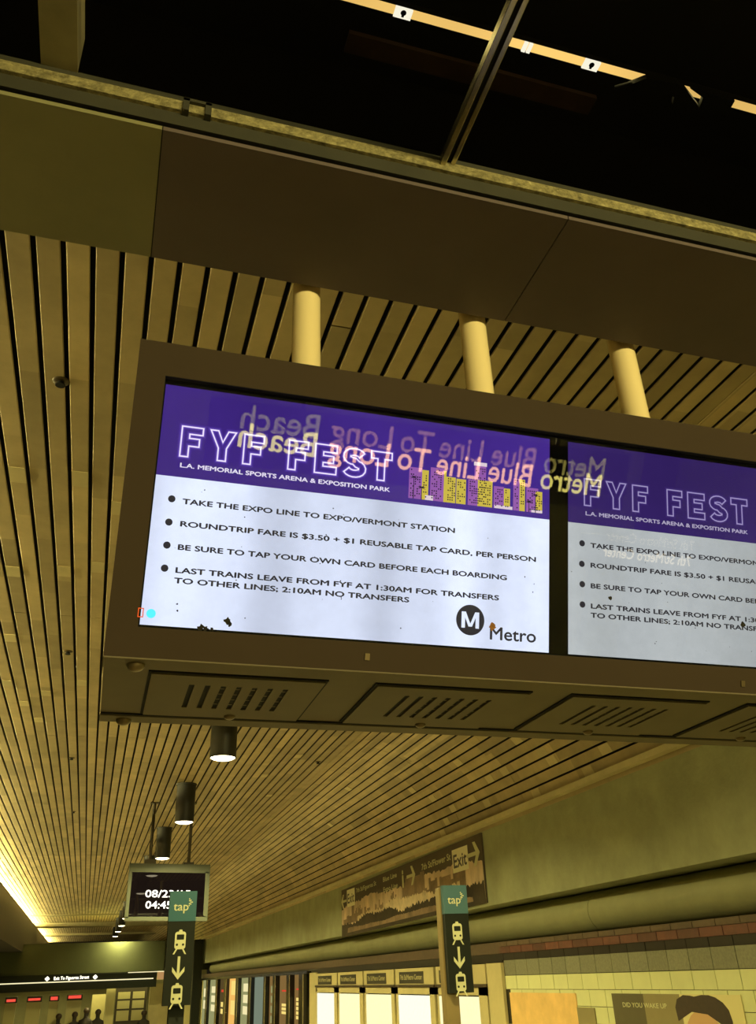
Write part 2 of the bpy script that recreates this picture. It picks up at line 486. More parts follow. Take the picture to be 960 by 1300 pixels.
# ------------------------------------------------------------------ the setting
part('floor', MB().box(-9, 9, -9, 72, -2.6, -2.4), M['floor'], kind='structure')
CE = 2.4                       # slat face
PITCH = 0.1056
VX, VR = 2.74, 1.40            # from here the slats curve down to the right wall
def vault(t, d=0.0):
    a = t / VR
    return (VX + (VR + d) * math.sin(a), CE - VR + (VR + d) * math.cos(a), a)
cm = MB().box(-2.9, 2.74, 2.10, 61, CE + 0.085, CE + 0.12)
for q in range(18):
    (xa, za, _), (xb, zb, _) = vault(q * .1056, .085), vault((q + 1) * .1056, .085)
    (xc, zc, _), (xd, zd, _) = vault(q * .1056, .12), vault((q + 1) * .1056, .12)
    cm.prism([(xa, za), (xb, zb), (xd, zd), (xc, zc)], (0, 2.1, 0), (1, 0, 0), (0, 0, 1), (0, 1, 0), 58.9)
ceiling = part('ceiling', cm, M['black'], kind='structure', fixn=True)

def slat_mb(y0, y1, wd=0.0865, th=0.007):
    r = 0.004
    prof = [(0, th), (0, r), (r, 0), (wd - r, 0), (wd, r), (wd, th)]
    m = MB()
    m.prism([(p[0], p[1]) for p in prof], (0, y0, CE), (1, 0, 0), (0, 0, 1), (0, 1, 0), y1 - y0)
    return m
NEAR_END = 20.0
variants = []
for k, ys in enumerate((2.70, 6.3, 9.9, 14.0, 17.2)):
    a = part('slat', slat_mb(2.11, ys - 0.004), M['slat'], ceiling); b = part('slat', slat_mb(ys + 0.004, NEAR_END), M['slat'], ceiling)
    variants.append((a, b))
order = [1, 3, 1, 4, 2]
used = [False] * 5
x = -0.48 + 0.0095 + PITCH * math.ceil((-2.80 + 0.48) / PITCH); i = 0
xs = []
while x < 2.66:
    xs.append(x); x += PITCH
for i, x in enumerate(xs):
    k = random.choice(order)
    if abs(x - 0.66) < 0.06: k = 0
    for s in variants[k]:
        o = s if not used[k] else s.copy()
        if used[k]: COL.objects.link(o); o.parent = ceiling
        o.location = (x, 0, 0)
    used[k] = True
for k in range(5):
    if not used[k]:
        for s in variants[k]: bpy.data.objects.remove(s)
far = MB()
for x in xs:
    m = slat_mb(NEAR_END + 0.008, 37.2)
    far.add([(p[0] + x, p[1], p[2]) for p in m.v], m.f)
    m = slat_mb(37.6, 60.0)
    far.add([(p[0] + x, p[1], p[2]) for p in m.v], m.f)
# vaulted slats: the same slat laid round the curve
VT = [0.036 + .0095 + .1056 * q - .0095 / 2 + .005 for q in range(-1, 17)]
def vslat(t, y0, y1, wd=0.0865):
    (xa, za, a), (xb, zb, _) = vault(t), vault(t + wd)
    (xc, zc, _), (xd, zd, _) = vault(t, .007), vault(t + wd, .007)
    return MB().prism([(xc, zc), (xa, za + .003), (xa + .004, za), (xb - .003 * math.cos(a), zb + .003 * math.sin(a)), (xb, zb + .003), (xd, zd)], (0, y0, 0), (1, 0, 0), (0, 0, 1), (0, 1, 0), y1 - y0)
for q, t in enumerate(VT):
    cut = random.choice((5.0, 6.3, 8.2, 9.9))
    for a, b in ((2.11, cut - .004), (cut + .004, 20)):
        part('slat', vslat(t, a, b), M['slat'], ceiling, fixn=True)
    m = vslat(t, 20.008, 60); far.add(m.v, m.f)
part('slat', far, M['slat'], ceiling, kind='stuff', fixn=True)
SPL = [(-0.64, 4.27), (-0.32, 4.24), (-0.74, 5.56), (-0.42, 5.49), (-0.85, 6.86), (-0.97, 8.06), (-0.85, 8.7), (-0.75, 9.29), (-0.32, 7.94), (-0.11, 4.53), (-0.21, 5.38), (-0.65, 8.32),
       (2.36, 13.11), (3.44, 12.39), (4.25, 12.31), (5.34, 11.34), (4.95, 12.86), (4.39, 10.46), (5.86, 14.91), (6.21, 16.24), (5.62, 15.94), (3.87, 15.58), (5.58, 12.8), (5.45, 13.64),
       (5.14, 9.7), (5.28, 10.83), (2.22, 10.53), (2.05, 11.72), (6.4, 12.2), (6.3, 10.6), (6.0, 13.1), (6.1, 9.4), (5.7, 10.1), (4.7, 9.2)]
sp0 = None
for (x, y) in SPL:
    L = random.uniform(0.10, 0.22)
    if x > 2.72:            # on the vault: find the slat seen in that direction
        t = min(VT, key=lambda q: abs(vault(q + .043)[0] / vault(q + .043)[1] - x / CE))
        (xa, za, a) = vault(t + .002); ang = a; y = y * vault(t)[1] / CE
    else:
        xa, za, ang = xs[0] + round((x - 0.043 - xs[0]) / PITCH) * PITCH + .002, CE, 0.0
    if sp0 is None:
        sp0 = part('splice_plate', MB().box(0.0, 0.0825, -0.08, 0.08, -CZ - 0.0035, -CZ + 0.001), M['splice'], ceiling)
        o = sp0
    else:
        o = sp0.copy(); COL.objects.link(o); o.parent = ceiling
    o.location = (xa, y, za + CZ); o.rotation_euler = (0, ang + (.03 if ang else 0), 0)
# far end of the ceiling: cross beams
SF[0] = K
part('trim_1', MB().box(6.72, 6.864, 3.6, 61, CE - 0.035, CE + 0.05), M['trim'], kind='structure')
SF[0] = 1.0
part('trim_2', MB().box(-2.2, 3.4, 37.2, 37.6, CE - 0.02, CE + 0.03), M['beam'], kind='structure')
part('trim_3', MB().box(-2.4, 3.4, 42.0, 42.6, CE - 0.16, CE + 0.03), M['beam'], kind='structure')
part('trim_4', MB().box(-2.2, 3.4, 50.5, 51.0, CE - 0.10, CE + 0.03), M['beam'], kind='structure')

# right wall: upper plaster, recess with duct, tiled lower wall
WX = 6.864
Y0 = 1.2
SF[0] = K
part('wall_right', MB().box(WX, WX + 1.2, Y0, 61, 1.035, CE + 0.12), M['wall'], kind='structure')
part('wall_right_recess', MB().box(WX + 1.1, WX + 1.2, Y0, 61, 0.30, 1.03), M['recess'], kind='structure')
wl = part('wall_right_lower', MB().box(WX + 0.012, WX + 1.1, Y0, 61, FB, 0.44), M['grout'], kind='structure')
# plain tiled faces outside the tile-by-tile area
part('baseboard_right', MB().box(WX - 0.004, WX + 0.012, Y0, 5.0, FB, 0.44).box(WX - 0.004, WX + 0.012, 5.0, 61, FB, -0.78), M['tile_cream'], kind='structure')
rows = [('tile_brown', 0.368, 0.440), ('tile_red', 0.262, 0.362), ('tile_black', 0.160, 0.256), ('tile_grey', -0.070, 0.154), ('tile_cream', -0.274, -0.078),
        ('tile_cream', -0.482, -0.281), ('tile_cream', -0.690, -0.489)]
TP = 0.447
for r, (mk, z0, z1) in enumerate(rows):
    first = None
    off = 0.19 if r == 0 else (0.16 if r >= 5 else (0.30 if r == 1 else 0.0))
    for k in range(-7, 17 if r < 3 else 16):
        y0 = 8.20 + k * TP - off * (1 if r else 1)
        if r < 3 and y0 > 15.4: continue
        if first is None:
            first = part('tile', MB().box(WX - 0.006, WX + 0.013, 0.006, TP - 0.006, z0, z1), M[mk], wl)
            o = first
        else:
            o = first.copy(); COL.objects.link(o); o.parent = wl
        o.location = (random.uniform(-0.001, 0.001), y0 * K, 0)
# dark / brown tile band carried on beyond, above the map cabinets
part('trim_5', MB().box(WX - 0.004, WX + 0.013, 15.42, 61, 0.262, 0.44), M['tile_brown'], kind='structure')
part('trim_6', MB().box(WX - 0.004, WX + 0.013, 15.42, 61, 0.13, 0.256), M['tile_black'], kind='structure')

# duct in the recess
dt = thing('duct', 'long fat round painted duct running along the right wall above the tiles', 'duct', (WX + 0.62, 20, 0.44))
def half(y0, y1): return MB().tube((WX + 0.60, y0, 0.742), (WX + 0.60, y1, 0.742), 0.285, n=40)
cuts = [1.3, 5.85, 12.80, 19.75, 26.7, 33.65, 40.6, 59.9]
for a, b in zip(cuts[:-1], cuts[1:]): part('duct_section', half(a + 0.006, b - 0.006), M['duct'], dt, smooth=True)
for c in cuts[1:-1]: part('joint', MB().tube((WX + 0.60, c - 0.006, 0.742), (WX + 0.60, c + 0.006, 0.742), 0.278, n=40), M['grout'], dt)

SF[0] = 1.0
# left: cove lip, tubes behind it, outer wall
part('wall_left', MB().box(-2.30, -2.20, 2.1, 61, 1.16, 2.29).box(-2.86, -2.30, 2.1, 61, 1.9, 1.98).box(-2.94, -2.86, 2.1, 61, 1.16, CE + 0.12).box(-8.8, -2.30, 2.1, 61, 1.16, 1.22), M['lip'], kind='structure')
tb = thing('cove_light', 'row of fluorescent tubes in the cove at the left edge of the ceiling', 'light', (-2.55, 20, 2.0))
for k in range(16):
    part('tube', MB().tube((-2.56, 2.6 + k * 3.6, 2.26), (-2.56, 6.0 + k * 3.6, 2.26), 0.019, n=10), M['tube'], tb)
part('tray', MB().box(-2.64, -2.48, 2.3, 60.5, 1.985, 2.22), M['trim'], tb)
for k in range(8):
    area_light('cove_lamp', (-2.48, 5.6 + k * 7.2, 2.275), 0.08, 7.0, 900, (0, math.radians(-140), 0))
part('wall_outer', MB().box(-9, -8.8, -8, 72, -2.4, 5.2), M['wall'], kind='structure')
part('wall_back', MB().box(-9, 8, -9, -8.8, -2.4, 5.2), M['wall'], kind='structure')

# far end: fascia beam, sign ledge
SF[0] = K
part('wall_far', MB().box(-14, 4.45, 60, 60.6, 0.72, 2.33).box(4.45, 7.6, 60.4, 60.8, 0.70, 2.33), M['green_wall'], kind='structure')
part('wall_far_column', MB().box(6.20, 6.70, 59.6, 60.1, FB, 2.33), M['sign_dark'], kind='structure')
part('trim_7', MB().box(-14, 4.1, 59.9, 60.6, 0.66, 0.72).box(-14, 4.1, 60.02, 60.7, -0.12, 0.36), M['sign_dark'], kind='structure')
part('wall_concourse', MB().box(-16, 8, 68, 68.4, FB, 2.4), M['concourse'], kind='structure')
part('ceiling_concourse', MB().box(-14, 8, 60.6, 68, 0.05, 0.25), M['concourse'], kind='structure')

SF[0] = 1.0
part('wall_outer_right', MB().box(8.8, 9, -9, 2.0, -2.4, 5.2).box(4.1, 9, 0.5, 0.7, -2.4, 2.1), M['wall'], kind='structure')
# ------------------------------------------------------------------ soffit and kerb of the roof opening
SZ = 2.0
sof = part('soffit', MB().box(-9, 9, 1.612, 2.055, SZ + 0.012, SZ + 0.10).box(-9, 9, 2.035, 2.075, SZ + 0.012, CE + 0.12), M['black'], kind='structure')
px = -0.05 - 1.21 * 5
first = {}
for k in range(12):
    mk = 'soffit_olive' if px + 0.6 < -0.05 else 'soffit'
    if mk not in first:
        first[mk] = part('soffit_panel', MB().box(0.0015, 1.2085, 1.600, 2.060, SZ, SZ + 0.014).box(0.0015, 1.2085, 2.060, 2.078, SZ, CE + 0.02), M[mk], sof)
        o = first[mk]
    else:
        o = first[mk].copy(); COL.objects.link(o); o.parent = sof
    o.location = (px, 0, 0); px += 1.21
part('trim_8', MB().box(-9, 9, 1.612, 1.70, 2.014, 2.032).box(-9, 9, 1.600, 1.70, 2.032, 2.153), M['kerb'], kind='structure')
part('trim_9', MB().box(-9, 9, 1.588, 1.606, 2.080, 2.118), M['galv'], kind='structure')
part('joint_clip', MB().box(-0.005, 0.012, 1.578, 1.60, 2.074, 2.122).box(0.055, 0.072, 1.578, 1.60, 2.074, 2.122).box(-0.005, 0.072, 1.578, 1.6, 2.112, 2.122), M['kerb'], bpy.data.objects['trim_9'])
# void above the opening
part('ceiling_void', MB().box(-9, 9, -9, 3.4, 5.1, 5.2), M['void'], kind='structure')
part('wall_void', MB().box(-9, 9, 3.3, 3.4, CE + 0.12, 5.1).box(-9, 9, 1.7, 2.03, 2.10, 2.153), M['void'], kind='structure')
part('ceiling_rear', MB().box(-9, 9, -9, -3.9, CE, CE + 0.15).box(-9, 9, -3.95, -3.75, SZ, CE + 0.15), M['slat'], kind='structure')
part('beam', MB().box(-0.378, -0.285, -3.9, 1.60, 2.150, 2.30), M['beam'], kind='structure')
# chrome glazing bar over the opening
gb = thing('glazing_bar', 'narrow worn chrome double bar crossing the dark roof opening', 'bar', (0.77, -1, 2.11))
part('rail', MB().box(0.745, 0.762, -3.8, 1.615, 2.100, 2.135), M['chrome'], gb, bevel=0.003)
part('rail', MB().box(0.778, 0.793, -3.8, 1.590, 2.110, 2.140), M['chrome'], gb, bevel=0.003)
part('web', MB().box(0.760, 0.780, -3.8, 1.60, 2.128, 2.145), M['black'], gb)
# light strip in the void
ls = thing('light_strip', 'long thin warm light strip high in the dark roof opening', 'light', (1.5, 2.25, 4.0))
part('diffuser', MB().box(-3.5, 6.5, 2.227, 2.267, 3.99, 4.0), M['strip'], ls)
part('housing', MB().box(-3.5, 6.5, 2.235, 2.259, 4.0, 4.06), M['black'], ls)
for cx in (0.90, 1.90, -0.6):
    c = part('bracket', MB().box(cx, cx + 0.085, 2.222, 2.272, 3.98, 3.992), M['clip'], ls)
    part('keyhole', MB().dome((cx + 0.043, 2.243, 3.98), 0.014, 0.004).box(cx + 0.037, cx + 0.049, 2.243, 2.262, 3.976, 3.98), M['black'], c)
part('bracket', MB().box(1.565, 1.585, 2.222, 2.272, 3.98, 3.992).box(1.592, 1.610, 2.222, 2.272, 3.98, 3.992), M['clip'], ls)
area_light('strip_lamp', (1.5, 2.247, 3.97), 8, 0.04, 5)
gd = part('roof_girder', MB().box(0.72, 2.06, 2.40, 2.50, 3.97, 4.00), M['rust']); tag(gd, 'rusty brown girder barely lit below the light strip in the dark roof opening', 'girder')
# bundle of black cable hanging in front of the strip
cb = MB()
arc = [(2.34 + 0.30 * math.cos(t) , 2.395 - 0.19 * math.sin(t) * 1.0, 3.93) for t in [math.pi * q / 14 for q in range(15)]]
cb.prism([(2.225, 2.205), (2.40, 2.19), (2.455, 2.205), (2.56, 2.262), (2.60, 2.285), (2.44, 2.30), (2.425, 2.2615), (2.36, 2.248), (2.29, 2.250), (2.24, 2.262), (2.19, 2.285), (2.16, 2.262)], (0, 0, 3.93), (1, 0, 0), (0, 1, 0), (0, 0, 1), 0.03)
cb.prism([(2.47, 2.190), (2.74, 2.190), (2.755, 2.30), (2.59, 2.30), (2.575, 2.246), (2.565, 2.218)], (0, 0, 3.92), (1, 0, 0), (0, 1, 0), (0, 0, 1), 0.03)
cb.path([(2.10, 2.30, 3.94), (2.16, 2.262, 3.94), (2.25, 2.244, 3.94), (2.34, 2.240, 3.94), (2.44, 2.256, 3.94), (2.52, 2.30, 3.94)], 0.010)
tag(part('cable_loop', cb, M['black'], fixn=True), 'black loop of cable and cleat hiding part of the light strip', 'cable')

# ------------------------------------------------------------------ the big double display
TILT = math.radians(16.73717535)
U = Vector((0, -math.sin(TILT), math.cos(TILT)))
N = Vector((0, math.cos(TILT), math.sin(TILT)))
X = Vector((1, 0, 0))
def P(x, v, d): return X * x + U * v + N * d
db = thing('display_board', 'large bronze double-screen message board hanging from three cream poles, tilted down', 'display', (1.07, 2.1, 0.52))
FX0, FX1, FV0, FV1 = -0.040, 2.182, 0.0635, 0.812
# casing: wedge with level underside and front plane recess
cas = MB()
b0 = N * 2.035 + U * 0.052; t0 = N * 2.035 + U * 0.81
prof = [(b0.y, 0.640), (2.44, 0.525), (2.44, 1.36), (t0.y, 1.352)]
prof = [(1.938, 0.640), (2.436, 0.640), (2.436, 1.352), (t0.y, 1.352)]
cas.prism(prof, (FX0 + 0.002, 0, 0), (0, 1, 0), (0, 0, 1), (1, 0, 0), FX1 - FX0 - 0.004)
part('casing', cas, M['under'], db)
OX0, OX1, OV0, OV1 = 0.026, 2.116, 0.131, 0.7285
fr = MB()
def fbox(mb, x0, x1, v0, v1, d0, d1): mb.obox(P(x0, v0, d0), X * (x1 - x0), U * (v1 - v0), N * (d1 - d0))
fbox(fr, FX0, FX1, FV0, OV0, 2.0, 2.036); fbox(fr, FX0, FX1, OV1, FV1, 2.0, 2.036)
fbox(fr, FX0, OX0, OV0, OV1, 2.0, 2.036); fbox(fr, OX1, FX1, OV0, OV1, 2.0, 2.036)
frame = part('front_frame', fr, M['frame'], db)
for (x, v) in ((0.562, 0.097), (1.628, 0.0893)):
    k = MB(); fbox(k, x - 0.006, x + 0.006, v - 0.008, v + 0.008, 1.997, 2.001); part('label_dot', k, M['bolt'], frame)
k = MB()
fbox(k, OX0, OX1, OV1 - .0012, OV1 + .0005, 2.0008, 2.0212); fbox(k, OX0, OX1, OV0 - .0005, OV0 + .0012, 2.0008, 2.0212)
fbox(k, OX0 - .0005, OX0 + .0012, OV0, OV1, 2.0008, 2.0212); fbox(k, OX1 - .0012, OX1 + .0005, OV0, OV1, 2.0008, 2.0212)
part('opening_shade', k, M['black'], frame)  # black strips stand in for shade on the opening's inner faces
k = MB(); fbox(k, OX0 + 0.001, OX1 - 0.001, OV0 + 0.001, OV1 - 0.001, 2.0212, 2.034)
part('surround', k, M['screen_black'], db)
# glass, a hair off parallel to the screens
ga = math.radians(0.84)
U2 = Vector((0, -math.sin(TILT + ga), math.cos(TILT + ga))); N2 = Vector((0, math.cos(TILT + ga), math.sin(TILT + ga)))
k = MB(); cc = P(OX0 + 0.001, (OV0 + OV1) / 2, 2.010)
k.obox(cc - U2 * 0.296 + X * .001, X * (OX1 - OX0 - 0.004), U2 * 0.592, N2 * 0.002)
part('glass_pane', k, M['glass'], db)

def flat(polys, d, x0=0.0):
    mb = MB()
    for pl in polys:
        a = sum(pl[i][0] * pl[(i + 1) % len(pl)][1] - pl[(i + 1) % len(pl)][0] * pl[i][1] for i in range(len(pl)))
        q = pl if a > 0 else pl[::-1]
        mb.add([P(x0 + p[0], p[1], d) for p in q], [tuple(range(len(q)))])
    return mb
def rect(x0, x1, v0, v1): return [(x0, v0), (x1, v0), (x1, v1), (x0, v1)]
# outlined letters: boxes x0..x1 measured at the cap band 0.5405..0.6145
B0, B1 = 0.5405, 0.6150
def lerp_poly(pts, x0, x1): return [(x0 + (x1 - x0) * a, B0 + (B1 - B0) * b) for a, b in pts]
LF = [(0, 0), (0.38, 0), (0.38, .36), (0.86, .36), (0.86, .62), (0.38, .62), (0.38, .76), (1, .76), (1, 1), (0, 1)]
LY = [(0.34, 0), (0.66, 0), (0.66, .42), (1, 1), (0.70, 1), (0.5, .62), (0.30, 1), (0, 1), (0.34, .42)]
LE = [(0, 0), (1, 0), (1, .25), (0.38, .25), (0.38, .38), (0.86, .38), (0.86, .62), (0.38, .62), (0.38, .75), (1, .75), (1, 1), (0, 1)]
LT = [(0.32, 0), (0.66, 0), (0.66, .75), (1, .75), (1, 1), (0, 1), (0, .75), (0.32, .75)]
def s_outline():
    c = []
    for q in range(13):        # upper bowl, from right tip over the top to the left and into the middle
        t = math.radians(20 + (270 - 20) * q / 12)
        c.append((0.50 + 0.34 * math.cos(t), 0.715 + 0.165 * math.sin(t)))
    for q in range(1, 13):
        t = math.radians(90 - (250) * q / 12)
        c.append((0.50 + 0.36 * math.cos(t), 0.295 + 0.175 * math.sin(t)))
    Lh, Rh = [], []
    asp = (B1 - B0) / 0.058
    for i, p in enumerate(c):
        a = c[max(0, i - 1)]; b = c[min(len(c) - 1, i + 1)]
        dx, dy = b[0] - a[0], (b[1] - a[1]) * asp
        l = math.hypot(dx, dy); nx, ny = -dy / l, dx / l / asp
        Lh.append((p[0] + nx * 0.155, p[1] + ny * 0.155)); Rh.append((p[0] - nx * 0.155, p[1] - ny * 0.155))
    return Lh + Rh[::-1]
LETTERS = [(LF, .079, .129), (LY, .147, .208), (LF, .229, .277), (LF, .340, .388), (LE, .407, .462), (s_outline(), .479, .538), (LT, .552, .607)]
BUL = [(.0715, .4345), (.0705, .3785), (.0715, .3240), (.0718, .2700)]
LINES = [('TAKE THE EXPO LINE TO EXPO/VERMONT STATION', .0972, .7840, .4255), ('ROUNDTRIP FARE IS $3.50 + $1 REUSABLE TAP CARD, PER PERSON', .0975, 1.0140, .3715),
         ('BE SURE TO TAP YOUR OWN CARD BEFORE EACH BOARDING', .0976, .9315, .3160), ('LAST TRAINS LEAVE FROM FYF AT 1:30AM FOR TRANSFERS', .0976, .9105, .2620),
         ('TO OTHER LINES; 2:10AM NO TRANSFERS', .0965, .6680, .2378)]
def circle(x, v, r, n=24): return [(x + r * math.cos(2 * math.pi * i / n), v + r * math.sin(2 * math.pi * i / n)) for i in range(n)]

def make_screen(x0, s):
    D0 = 2.0200
    scr = part('screen', flat([rect(0.030, 1.0535, 0.1378, 0.4890)], D0, x0), M['white' + s], db)
    part('header', flat([rect(0.030, 1.0535, 0.4890, 0.7140)], D0, x0), M['purple' + s], scr)
    for pts, a, b in LETTERS:
        pl = lerp_poly(pts, a, b)
        for nm_, wd_, dd_, mk in (('neon_glow', 0.0150, 0.0002, 'rim'), ('neon_glow', 0.0078, 0.0004, 'halo'), ('neon_letter', 0.0034, 0.0006, 'neon')):
            q = MB()
            for r4 in ribbon(pl, wd_): q.add([P(x0 + p[0], p[1], D0 - dd_) for p in (r4 if area2(r4) > 0 else r4[::-1])], [(0, 1, 2, 3)])
            part(nm_, q, M[mk + s], scr)
    part('subtitle', text_mb('L.A. MEMORIAL SPORTS ARENA & EXPOSITION PARK', P(x0 + .083, .5135, D0 - .0005), X, U, .522, .0110, bold=0.04), M['sub' + s], scr)
    for x, v in BUL: part('bullet', flat([circle(x, v, 0.0085, 16)], D0 - .0005, x0), M['ink'], scr)
    for tx, a, b, v in LINES:
        part('lettering', text_mb(tx, P(x0 + a, v, D0 - .0005), X, U, b - a, .0130, bold=0.045), M['ink'], scr)
    # round emblem and word beside it
    part('emblem', flat([circle(.8335, .2060, .0385, 40)], D0 - .0004, x0), M['ink'], scr)
    wm = M['white' + s]
    mm = [(-.0225, -.0185), (-.0135, -.0185), (-.0135, .0055), (-.0045, -.0150), (.0045, -.0150), (.0135, .0055), (.0135, -.0185), (.0225, -.0185), (.0225, .0185), (.0120, .0185), (0, -.0085), (-.0120, .0185), (-.0225, .0185)]
    q = MB().prism([(.8335 + a * 1.06, .2060 + b * 1.1) for a, b in mm], P(x0, 0, D0 - .0006), X, U, N * -1, 0.0002)
    part('emblem_letter', q, wm, scr)
    part('lettering', text_mb('Metro', P(x0 + .8885, .1615, D0 - .0005), X, U, .1275, .0335, bold=0.02), M['ink'], scr)
    # skyline picture
    T = {'c_violet': [], 'c_yellow': [], 'c_dark': [], 'c_pale': []}
    base = .5035
    blds = [(.655, .700, .600, 'c_violet'), (.688, .714, .592, 'c_yellow'), (.722, .772, .606, 'c_violet'), (.772, .812, .583, 'c_yellow'), (.815, .856, .581, 'c_yellow'), (.862, .902, .592, 'c_violet'),
            (.868, .914, .640 - .008, 'c_violet'), (.903, .955, .588, 'c_yellow'), (.958, 1.008 - .012, .578, 'c_violet'), (.985, 1.004, .578, 'c_yellow')]
    blds = [(.655, .690, .586, 'c_violet'), (.690, .708, .582, 'c_yellow'), (.713, .750, .592, 'c_violet'), (.750, .757, .586, 'c_yellow'), (.757, .783, .572, 'c_yellow'), (.785, .812, .570, 'c_yellow'),
            (.818, .843, .572, 'c_violet'), (.835, .868, .612, 'c_violet'), (.845, .887, .574, 'c_yellow'), (.891, .920, .563, 'c_violet'), (.920, .938, .560, 'c_yellow'), (.947, .965, .590, 'c_violet'),
            (.965, .981, .590, 'c_yellow'), (.985, 1.020, .570, 'c_violet'), (1.012, 1.032, .562, 'c_yellow')]
    for a, b, v, c in blds: T[c].append(rect(a, b, base, v))
    T['c_pale'] += [rect(.833, .870, .612, .622), rect(.700, .722, base, .516), rect(.893, .945, base, .512), rect(1.0, 1.032, base, .511)]
    pic = MB()
    for lay, c in enumerate(('c_violet', 'c_yellow', 'c_pale')):
        for r4 in T[c]: part('printed_tower', flat([r4], D0 - .0004 - lay * .0001, x0), M[c], scr)
    rnd = random.Random(3); wins = []
    for a, b, v, c in blds:
        v0 = base + 0.006
        while v0 < v - .006:
            u0 = a + .004
            while u0 < b - .004:
                if rnd.random() < 0.55: wins.append(rect(u0, u0 + .0034, v0, v0 + .0034))
                u0 += .0058
            v0 += .0062
    for px_, pv in ((.668, .560), (.690, .535), (.993, .532), (1.012, .552)):     # palms
        wins.append([(px_ - .0012, base), (px_ + .0012, base), (px_ + .0008, pv), (px_ - .0008, pv)])
        for q in range(7):
            t = math.radians(-20 + 220 * q / 6)
            ex, ev = px_ + .014 * math.cos(t), pv + .011 * math.sin(t) - .002
            wins.append([(px_, pv + .0015), (px_, pv - .0015), (ex, ev)])
    part('skyline_windows', flat(wins, D0 - .0008, x0), M['c_dark'], scr, kind='stuff')
    return scr
def area2(pl): return sum(pl[i][0] * pl[(i + 1) % len(pl)][1] - pl[(i + 1) % len(pl)][0] * pl[i][1] for i in range(len(pl)))
s1 = make_screen(0.0, '1')
s2 = make_screen(1.0795, '2')
# cyan spot, orange corner mark and dirt on the glass side of the screens
k = flat([circle(.0525, .1640, .0105, 16)], 2.0190); part('bright_spot', k, M['cyan'], s1)
k = MB()
for pl in ribbon(rect(.018, .0285, .1550, .1740), .0022): k.add([P(p[0] + .006, p[1] - .0015, 1.9985) for p in (pl if area2(pl) > 0 else pl[::-1])], [(0, 1, 2, 3)])
part('orange_mark', k, M['amber'], frame)
def blob(cx, cv, r, seed, n=11):
    rr = random.Random(seed); return [(cx + r * rr.uniform(.45, 1.2) * math.cos(2 * math.pi * i / n), cv + r * rr.uniform(.45, 1.2) * math.sin(2 * math.pi * i / n)) for i in range(n)]
dirt = [blob(.167, .1400, .009, 1), blob(.178, .1385, .007, 2), blob(.2265, .1600, .009, 3), blob(.232, .1530, .007, 4), blob(.192, .1390, .005, 8), blob(1.2340, .2930, .006, 5), blob(1.6530, .2530, .009, 6), blob(.110, .175, .003, 9), blob(.108, .19, .0025, 10)]
rr = random.Random(11)
for i in range(46): dirt.append(blob(rr.uniform(.06, 2.1), rr.uniform(.15, .47), rr.uniform(.0009, .0021), 50 + i, 7))
part('dirt_speck', flat(dirt, 2.0188), M['dirt'], s1, kind='stuff')
part('stain', flat([blob(.893, .1950, .012, 7)], 2.0187), M['stain'], s1)

# underside: rails, vent panels with slots, bolts
UZ = 0.637
for a, b in ((1.897, 1.968), (2.376, 2.440)): part('underside_rail', MB().box(FX0, FX1, a, b, UZ - 0.004, UZ + 0.012), M['under'], db, bevel=0.002)
for a, b in ((1.968, 1.976), (2.368, 2.376)): part('underside_groove', MB().box(FX0 + .002, FX1 - .002, a, b, UZ - .0008, UZ + .008), M['black'], db)
def vent(x0, w):
    g = MB().box(x0 - .007, x0 + w + .007, 1.988, 2.357, UZ - 0.0008, UZ + 0.004)
    p = MB(); z0, z1 = UZ - 0.005, UZ - 0.001
    xa, xb, ya, yb = x0, x0 + w, 1.995, 2.350
    sx0 = x0 + .097 - .004; n = 7; stp = 0.0385; sw = 0.013; sy0, sy1 = 2.062, 2.262
    p.box(xa, xb, ya, sy0, z0, z1).box(xa, xb, sy1, yb, z0, z1).box(xa, sx0, sy0, sy1, z0, z1)
    for i in range(n):
        a = sx0 + i * stp + sw; b = sx0 + (i + 1) * stp if i < n - 1 else xb
        p.box(a, b, sy0, sy1, z0, z1)
    pn = part('vent_panel', p, M['under'], db)
    part('gasket', g, M['black'], pn)
    lv = MB()
    for i in range(2, n):
        for j in range(4): lv.box(sx0 + i * stp + .002, sx0 + i * stp + sw - .001, sy0 + .03 + j * .045, sy0 + .036 + j * .045, z1 - .0004, z1 + .0001)
    part('louvre', lv, M['under'], pn, kind='stuff')
    part('latch', MB().dome((x0 + w / 2 + .02, 2.33, z0), .016, .010), M['bolt'], pn, smooth=True)
for x0 in (0.070, 0.6205, 1.165, 1.7195): vent(x0, 0.416)
for (x, y) in ((0.032, 1.936), (0.0226, 2.412), (2.11, 1.936), (2.11, 2.412)):
    part('bolt', MB().dome((x, y, UZ - 0.004), .021, .016), M['bolt'], db, smooth=True)
# poles
for cx in (0.465, 1.071, 1.676):
    part('support_pole', MB().tube((cx, 2.150, 1.35), (cx, 2.150, CE + 0.02), 0.0465, n=48), M['pole'], db, smooth=True)

